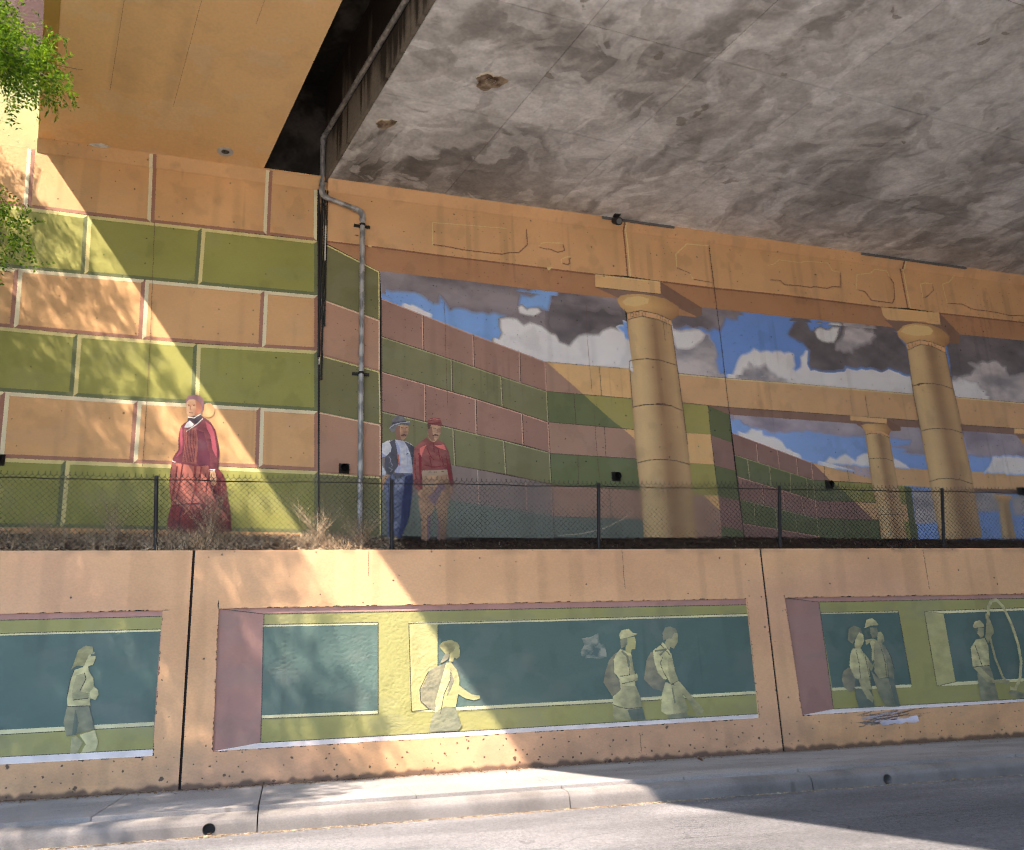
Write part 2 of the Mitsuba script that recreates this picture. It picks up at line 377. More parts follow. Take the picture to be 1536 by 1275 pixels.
def soffit(p, n, uv):
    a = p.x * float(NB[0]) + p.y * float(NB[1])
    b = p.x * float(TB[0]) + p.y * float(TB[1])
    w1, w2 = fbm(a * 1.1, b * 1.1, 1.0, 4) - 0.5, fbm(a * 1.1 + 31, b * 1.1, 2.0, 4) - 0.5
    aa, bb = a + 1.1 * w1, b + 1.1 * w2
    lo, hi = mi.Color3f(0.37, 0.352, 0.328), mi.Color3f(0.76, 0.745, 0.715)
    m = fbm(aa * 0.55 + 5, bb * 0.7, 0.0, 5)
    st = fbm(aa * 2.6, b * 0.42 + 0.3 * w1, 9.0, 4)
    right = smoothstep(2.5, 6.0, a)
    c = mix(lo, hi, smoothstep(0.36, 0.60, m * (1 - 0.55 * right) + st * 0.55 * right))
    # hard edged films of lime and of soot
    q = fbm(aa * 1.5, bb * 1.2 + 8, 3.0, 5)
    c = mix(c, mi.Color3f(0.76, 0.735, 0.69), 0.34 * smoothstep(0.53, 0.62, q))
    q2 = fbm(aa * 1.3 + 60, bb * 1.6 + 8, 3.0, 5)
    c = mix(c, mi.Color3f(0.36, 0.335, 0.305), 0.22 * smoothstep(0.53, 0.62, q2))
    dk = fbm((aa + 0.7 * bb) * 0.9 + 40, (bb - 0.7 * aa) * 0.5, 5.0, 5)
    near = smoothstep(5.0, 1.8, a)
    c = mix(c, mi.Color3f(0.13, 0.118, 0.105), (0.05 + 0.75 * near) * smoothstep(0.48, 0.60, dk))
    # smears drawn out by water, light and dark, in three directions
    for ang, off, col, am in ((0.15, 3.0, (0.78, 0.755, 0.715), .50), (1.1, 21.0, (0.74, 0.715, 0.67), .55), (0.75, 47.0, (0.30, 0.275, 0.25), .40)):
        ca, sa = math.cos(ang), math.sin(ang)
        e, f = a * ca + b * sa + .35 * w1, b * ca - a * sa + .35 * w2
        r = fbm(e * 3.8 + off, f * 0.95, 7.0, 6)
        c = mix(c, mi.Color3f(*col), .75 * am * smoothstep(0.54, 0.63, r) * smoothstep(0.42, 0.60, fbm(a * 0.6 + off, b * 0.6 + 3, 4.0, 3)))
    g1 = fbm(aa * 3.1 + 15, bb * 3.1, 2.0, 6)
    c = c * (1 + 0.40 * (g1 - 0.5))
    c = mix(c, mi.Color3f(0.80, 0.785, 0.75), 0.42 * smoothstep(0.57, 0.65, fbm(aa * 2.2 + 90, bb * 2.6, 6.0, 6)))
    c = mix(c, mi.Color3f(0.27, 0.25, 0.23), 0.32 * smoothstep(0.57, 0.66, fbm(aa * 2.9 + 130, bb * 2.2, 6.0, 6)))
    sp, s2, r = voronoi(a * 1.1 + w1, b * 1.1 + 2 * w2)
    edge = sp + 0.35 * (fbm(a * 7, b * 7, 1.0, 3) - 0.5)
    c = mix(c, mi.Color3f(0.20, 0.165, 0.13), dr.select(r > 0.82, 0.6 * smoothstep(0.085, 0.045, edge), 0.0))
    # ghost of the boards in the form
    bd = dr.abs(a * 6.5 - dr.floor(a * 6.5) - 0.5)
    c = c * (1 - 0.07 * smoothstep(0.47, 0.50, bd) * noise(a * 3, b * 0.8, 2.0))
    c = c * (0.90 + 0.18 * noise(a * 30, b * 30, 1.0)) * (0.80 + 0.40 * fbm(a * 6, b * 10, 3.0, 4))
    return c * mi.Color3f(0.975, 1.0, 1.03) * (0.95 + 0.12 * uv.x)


def soffit_bump(p, n, uv):
    return 0.5 * fbm(p.x * 4, p.y * 4, p.z * 4, 4) + 0.5 * noise(p.x * 30, p.y * 30, p.z * 30)


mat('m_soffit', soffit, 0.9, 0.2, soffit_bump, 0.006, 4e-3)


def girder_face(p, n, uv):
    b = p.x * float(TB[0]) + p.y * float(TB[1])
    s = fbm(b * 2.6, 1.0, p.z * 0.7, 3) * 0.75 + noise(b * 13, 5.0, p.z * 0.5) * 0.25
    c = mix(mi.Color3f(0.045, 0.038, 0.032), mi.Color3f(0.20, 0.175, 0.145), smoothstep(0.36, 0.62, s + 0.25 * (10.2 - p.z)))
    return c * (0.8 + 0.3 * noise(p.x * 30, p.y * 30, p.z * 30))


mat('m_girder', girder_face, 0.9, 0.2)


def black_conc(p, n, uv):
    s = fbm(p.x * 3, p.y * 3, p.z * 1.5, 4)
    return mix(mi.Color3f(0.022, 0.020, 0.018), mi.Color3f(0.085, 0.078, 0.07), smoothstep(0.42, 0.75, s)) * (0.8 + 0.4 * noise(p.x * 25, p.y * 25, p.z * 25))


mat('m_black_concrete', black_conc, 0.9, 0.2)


def orange(p, n, uv):
    s = fbm(p.x * 0.6, p.y * 0.6, p.z, 4)
    c = mix(mi.Color3f(0.78, 0.51, 0.25), mi.Color3f(0.85, 0.565, 0.285), smoothstep(0.3, 0.7, s))
    bl = fbm(p.x * 1.4 + 9, p.y * 1.4, 3.0, 5)
    c = c * (1 - 0.07 * smoothstep(0.54, 0.66, bl))
    wl = fbm(p.x * 2.2 + 40, p.y * 2.2, 3.0, 5)
    c = mix(c, mi.Color3f(0.80, 0.66, 0.48), 0.22 * smoothstep(0.57, 0.66, wl))
    st = noise((p.x * 0.97 + p.y * 0.25) * 5, (p.y * 0.97 - p.x * 0.25) * 0.35, 2.0)
    c = c * (1 - 0.10 * smoothstep(0.6, 0.9, st))
    return c * (0.955 + 0.08 * noise(p.x * 40, p.y * 40, p.z * 40))


mat('m_orange', orange, 0.6, 0.35, soffit_bump, 0.004, 4e-3)


def walk(p, n, uv):
    s = fbm(p.x * 1.2, p.y * 2.0, 1.0, 4)
    c = mix(mi.Color3f(0.245, 0.236, 0.234), mi.Color3f(0.32, 0.31, 0.308), smoothstep(0.3, 0.7, s))
    c = c * (0.86 + 0.26 * noise(p.x * 90, p.y * 90, p.z * 90))
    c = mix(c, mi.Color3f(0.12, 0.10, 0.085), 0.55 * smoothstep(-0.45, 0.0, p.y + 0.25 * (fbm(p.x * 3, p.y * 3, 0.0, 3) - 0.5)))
    d, e, r = voronoi(p.x * 2.0, p.y * 3.5)
    c = mix(c, mi.Color3f(0.10, 0.09, 0.085), dr.select(r > 0.72, 0.5 * smoothstep(0.09, 0.03, d), 0.0))
    return c


def kerb_shade(p, n, uv):
    st = smoothstep(0.45, 0.75, fbm(p.x * 4, 2.0, p.z * 1.5, 4))
    return walk(p, n, uv) * (0.66 + 0.20 * smoothstep(-0.16, -0.06, p.z)) * (1 - 0.16 * st)  # face painted darker where it gets less sun, with random stains over it


def fine_bump(p, n, uv):
    return noise(p.x * 70, p.y * 70, p.z * 70)


mat('m_kerb_shaded', kerb_shade, 0.85, 0.3)
mat('m_walk', walk, 0.85, 0.3, fine_bump, 0.003, 2e-3)


def asphalt(p, n, uv):
    s = fbm(p.x * 0.5, p.y * 1.6, 1.0, 4)
    c = mix(mi.Color3f(0.132, 0.135, 0.148), mi.Color3f(0.19, 0.193, 0.209), smoothstep(0.3, 0.7, s))
    g = noise(p.x * 95, p.y * 95, 0.0)
    g2 = noise(p.x * 42, p.y * 42, 2.0)
    c = c * (0.60 + 0.50 * g + 0.34 * g2)
    c = c * (1 - 0.12 * smoothstep(0.55, 0.75, noise(p.x * 0.35, p.y * 2.4, 3.0)))
    tar = dr.abs(fbm(p.x * 0.5 + 3, p.y * 0.9, 6.0, 4) - 0.5)
    c = mix(c, c * 0.45, 0.5 * smoothstep(0.005, 0.002, tar) * smoothstep(0.45, 0.55, noise(p.x * 0.3, p.y * 0.5, 8.0)))
    oil = fbm(p.x * 0.9 + 30, p.y * 1.8, 2.0, 4)
    return c * (1 - 0.10 * smoothstep(0.58, 0.70, oil))


mat('m_asphalt', asphalt, 0.82, 0.35, fine_bump, 0.006, 3e-3)


def dirt(p, n, uv):
    s = fbm(p.x * 5, p.y * 5, p.z * 5, 4)
    dry = smoothstep(2.0, -0.6, p.x + 1.2 * (fbm(p.x, p.y, 0.0, 2) - 0.5))
    d = mix(mi.Color3f(0.030, 0.022, 0.017), mi.Color3f(0.085, 0.060, 0.044), s)
    l = mix(mi.Color3f(0.05, 0.034, 0.024), mi.Color3f(0.20, 0.14, 0.095), s)
    return mix(d, l, dry) * (0.6 + 0.8 * noise(p.x * 40, p.y * 40, p.z * 40))


mat('m_dirt', dirt, 0.95, 0.1, soffit_bump, 0.03, 4e-3)


def ground_c(p, n, uv):
    return mix(mi.Color3f(0.42, 0.39, 0.34), mi.Color3f(0.54, 0.51, 0.45), fbm(p.x * 0.3, p.y * 0.3, 0.0, 4))


mat('m_ground', ground_c, 0.95, 0.1)


def galv(p, n, uv):
    s = fbm(p.x * 14, p.y * 14, p.z * 6, 3)
    return mix(mi.Color3f(0.23, 0.235, 0.24), mi.Color3f(0.48, 0.48, 0.47), smoothstep(0.35, 0.65, s))


mat('m_galvanised', galv, 0.55, 0.5, metallic=0.35)
mat('m_black', (0.018, 0.018, 0.019), 0.55, 0.4)
mat('m_black_vinyl', (0.016, 0.016, 0.018), 0.5, 0.4)
mat('m_hole_shade', (0.008, 0.007, 0.007), 0.9, 0.1)
mat('m_joint_shade', (0.022, 0.020, 0.020), 0.8, 0.2)
mat('m_grey_steel', (0.14, 0.145, 0.15), 0.6, 0.4)
mat('m_vent', (0.45, 0.45, 0.45), 0.6, 0.4)
mat('m_orange_dark', (0.42, 0.25, 0.12), 0.8, 0.2)
mat('m_far_walk', (0.46, 0.44, 0.42), 0.9, 0.2)
mat('m_rim', (0.62, 0.56, 0.45), 0.9, 0.2)


def rust(p, n, uv):
    return mix(mi.Color3f(0.10, 0.068, 0.045), mi.Color3f(0.42, 0.33, 0.24), smoothstep(0.3, 0.7, fbm(p.x * 9, p.y * 9, p.z * 12, 4)))


mat('m_rust', rust, 0.95, 0.1)


def bark(p, n, uv):
    return mix(mi.Color3f(0.07, 0.05, 0.04), mi.Color3f(0.20, 0.16, 0.13), noise(p.x * 30, p.y * 30, p.z * 6))


mat('m_bark', bark, 0.9, 0.2)
for i, c in enumerate(((0.29, 0.45, 0.03), (0.17, 0.31, 0.03), (0.075, 0.15, 0.025))):
    scene[f'm_leaf_{i}'] = {'type': 'principledthin', 'base_color': {'type': 'rgb', 'value': list(c)}, 'roughness': 0.38, 'diff_trans': 0.65, 'spec_trans': 0.0, 'eta': 1.45}


def straw(p, n, uv):
    r = cell_rand(p.x * 25, p.y * 25, 1.0)
    return mix(mi.Color3f(0.24, 0.17, 0.11), mi.Color3f(0.66, 0.55, 0.39), r)


mat('m_straw', straw, 0.8, 0.2)


def litter(p, n, uv):
    r = cell_rand(p.x * 31, p.y * 31, 3.0)
    return mix(mi.Color3f(0.13, 0.065, 0.035), mi.Color3f(0.46, 0.33, 0.21), r * r)


mat('m_litter', litter, 0.85, 0.2)


def mulch(p, n, uv):
    r = cell_rand(p.x * 31, p.y * 31, 3.0)
    return mix(mi.Color3f(0.022, 0.015, 0.012), mi.Color3f(0.14, 0.085, 0.055), r * r * r)


mat('m_mulch', mulch, 0.9, 0.1)

# ---------------------------------------------------------------- painted sheets
STYLE = {  # face, top strip, right strip, bottom strip, left strip, width of the strips
    'ochre': ('ochre', 'pale', 'brown', 'brown', 'pale', .058), 'ochre_f': ('ochre', None, 'pale', 'brown', 'brown', .055),
    'olive': ('olive', 'olive_hi', 'olive_sh', 'olive_sh', 'olive_hi', .058),
    'thin_mauve': ('mauve', 'mauve_hi', 'mauve_hi', 'line', 'line', .017), 'thin_green': ('green', 'green_hi', 'green_hi', 'line', 'line', .017),
    'thin_hm': ('haze_m', None, 'mauve_hi', 'haze', 'haze', .013), 'thin_hg': ('haze_g', None, 'haze', None, None, .013),
    'far_thin_mauve': ('far_mauve', 'mauve_hi', 'mauve_hi', 'line', 'line', .013), 'far_thin_green': ('far_green', 'green_hi', 'green_hi', 'line', 'line', .013)}


def rough(pts, amp, seed):
    """Outline with the uneven edge of a brushed cloud."""
    p = np.array(pts, float)
    out = []
    rng = np.random.RandomState(seed)
    for a, b in zip(p, np.roll(p, -1, 0)):
        L = np.linalg.norm(b - a)
        n = max(1, int(L / 0.09))
        nrm = np.array([-(b - a)[1], (b - a)[0]]) / max(L, 1e-6)
        for i in range(n):
            out.append(a + (b - a) * i / n + nrm * amp * rng.uniform(-1, 1) + rng.uniform(-.3, .3, 2) * amp)
    return out


def tri(poly):
    """Triangles of a shapely polygon: (points, faces)."""
    if poly.is_empty:
        return np.zeros((0, 2)), np.zeros((0, 3), int)
    ps = [q for q in (poly.geoms if hasattr(poly, 'geoms') else [poly]) if q.geom_type == 'Polygon' and q.area > 1e-7]
    Vs, Fs, n = [], [], 0
    for q in ps:
        v, f = trimesh.creation.triangulate_polygon(q, engine='earcut')
        Vs.append(np.asarray(v, float)); Fs.append(np.asarray(f) + n); n += len(v)
    if not Vs:
        return np.zeros((0, 2)), np.zeros((0, 3), int)
    return np.vstack(Vs), np.vstack(Fs)


class Sheet:
    """One mesh of flat paint: regions of one wall plane, each with its paint and tone."""

    def __init__(self, place):
        self.place, self.v, self.f, self.uv, self.n = place, [], [], [], 0

    def add(self, pts, faces, pal, t, d):
        if not len(faces):
            return
        pts = np.asarray(pts, float)
        w = np.array([self.place(a, b, d) for a, b in pts])
        f = np.asarray(faces, int)
        self.v.append(w); self.f.append(f + self.n); self.n += len(w)
        self.uv.append(np.stack([np.full(len(w), float(PID[pal])), np.broadcast_to(t, (len(w),))], 1))

    def poly(self, shp, pal, d, t=0.5):
        v, f = tri(shp)
        self.add(v, f, pal, t, d)

    def mesh(self):
        v, f, uv = np.vstack(self.v), np.vstack(self.f), np.vstack(self.uv)
        n = np.cross(v[f[:, 1]] - v[f[:, 0]], v[f[:, 2]] - v[f[:, 0]])
        flip = n[:, 1] > 0
        f[flip] = f[flip][:, ::-1]
        return (v, f), uv


def valid(pts):
    q = Polygon(pts)
    return q if q.is_valid else q.buffer(0)


GRADED = {'p_lite', 'p_mid', 'p_dk', 'p_dkr', 'p_bag', 'p_reveal_fig', 'rose', 'rose_sh', 'maroon', 'shirtw', 'vest', 'denim', 'denim_sh', 'red', 'khaki', 'skin', 'face_m', 'hat'}
COL_T = ((0, .50), (.06, .80), (.2, .92), (.34, .80), (.44, .62), (.52, .40), (.60, .26), (.70, .34), (.82, .50), (.93, .58), (1, .40))


def paint(place, layer, items, seed, step=0.002, base=0.003):
    s = Sheet(place)
    d0 = base + step * layer
    for k, it in enumerate(items):
        kind, pal, d = it[0], it[1], d0 + 0.0004 * k
        if kind == 'P' and pal in GRADED:
            q = valid(it[2])
            x0, y0, x1, y1 = q.bounds
            na, nb = max(3, int((x1 - x0) / .06)), max(2, int((y1 - y0) / .12))
            rr = np.random.RandomState(seed * 17 + k)
            ph = rr.uniform(0, 6.28, 3)
            for a in range(na):
                for b in range(nb):
                    cell = q.intersection(sbox(x0 + (x1 - x0) * a / na, y0 + (y1 - y0) * b / nb, x0 + (x1 - x0) * (a + 1) / na, y0 + (y1 - y0) * (b + 1) / nb))
                    v, f = tri(cell)
                    if len(f):
                        X, Y = (v[:, 0] - x0) / (x1 - x0), (v[:, 1] - y0) / (y1 - y0)
                        tone = .62 - .45 * (X - .35) + .22 * (Y - .5) + .20 * np.sin(9 * X + 3 * Y + ph[0]) * np.sin(5 * Y + ph[1])
                        s.add(v, f, pal, np.clip(tone, 0, 1), d)
        elif kind == 'P':
            s.poly(valid(it[2]), pal, d)
        elif kind == 'R':
            q = valid(rough(it[2], it[3], seed * 31 + k))
            if len(it) > 4:                                # a cloud: brushed into its background, kept inside its patch of sky
                clip = SKY[it[5]]
                edge = clip.boundary.buffer(0.08)
                w = it[3] * .8 + .010
                for b in range(5):
                    g = q.buffer(w * (1 - b / 2.2))
                    if b and g.is_empty:
                        continue
                    g = g.union(g.buffer(0.10).intersection(edge)).intersection(clip)
                    s.poly(g, it[4] if b < 4 else pal, d + 0.0003 * b, 0.5 if b == 4 else 0.2 + 0.22 * b)
            else:
                s.poly(q, pal, d)
        elif kind == 'L':
            s.poly(LineString(it[3]).buffer(it[2] / 2, cap_style=2, join_style=2), pal, d)
        elif kind == 'F':
            r = LineString(it[3] + it[3][:1]).buffer(it[2] / 2, cap_style=2, join_style=2)
            s.poly(r, pal, d)
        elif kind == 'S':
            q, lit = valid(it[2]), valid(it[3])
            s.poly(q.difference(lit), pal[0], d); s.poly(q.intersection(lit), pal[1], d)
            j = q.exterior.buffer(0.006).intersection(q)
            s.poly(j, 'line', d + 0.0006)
        elif kind == 'B':
            face, *edge, w = STYLE[pal]
            q = np.array(it[2], float)                     # TL, TR, BR, BL
            c = q.copy()
            ws = [w if e else 0.0 for e in edge]           # top, right, bottom, left
            top, bot = q[1] - q[0], q[2] - q[3]
            lt, rt = q[3] - q[0], q[2] - q[1]
            un = lambda a: a / np.linalg.norm(a)
            c[0] += un(top) * ws[3] + un(lt) * ws[0]; c[1] += -un(top) * ws[1] + un(rt) * ws[0]
            c[2] += -un(bot) * ws[1] - un(rt) * ws[2]; c[3] += un(bot) * ws[3] - un(lt) * ws[2]
            s.poly(valid(c), face, d)
            for e, (a, b) in zip(edge, ((0, 1), (1, 2), (2, 3), (3, 0))):
                if e:
                    s.poly(valid([q[a], q[b], c[b], c[a]]), e, d)
        elif kind == 'C':
            l, r = np.array(it[2], float), np.array(it[3], float)
            fr = np.array([a for a, _ in COL_T]); tt = np.array([b for _, b in COL_T])
            fine = np.linspace(0, 1, 25)
            P = l[:, None] + (r - l)[:, None] * fine[None, :, None]
            m = grid(np.concatenate([P, np.zeros(P.shape[:2] + (1,))], -1))
            s.add(m.vertices[:, :2], m.faces, pal, np.tile(np.interp(fine, fr, tt), len(l)), d)
        elif kind == 'EC':
            q = valid(it[2])
            x0, y0, x1, y1 = q.bounds
            for a in range(12):
                for b in range(4):
                    cell = q.intersection(sbox(x0 + (x1 - x0) * a / 12, y0 + (y1 - y0) * b / 4, x0 + (x1 - x0) * (a + 1) / 12, y0 + (y1 - y0) * (b + 1) / 4))
                    v, f = tri(cell)
                    if len(f):
                        X, Y = (v[:, 0] - x0) / (x1 - x0), (v[:, 1] - y0) / (y1 - y0)
                        t = np.clip(0.95 - 1.3 * np.abs(X - 0.30) ** 1.3 - 0.5 * np.abs(Y - 0.55), 0.03, 1)
                        s.add(v, f, pal, t, d)
    return s.mesh()


def M(pts):
    return [(a / 1000, b / 1000) for a, b in pts]


SKY = []


def unpack(it):
    k = it[0]
    if k in ('P', 'EC', 'B'): return (k, it[1], M(it[2]))
    if k == 'R': return (k, it[1], M(it[2])) + tuple(it[3:])
    if k in ('L', 'F'): return (k, it[1], it[2], M(it[3]))
    return (k, it[1], M(it[2]), M(it[3]))


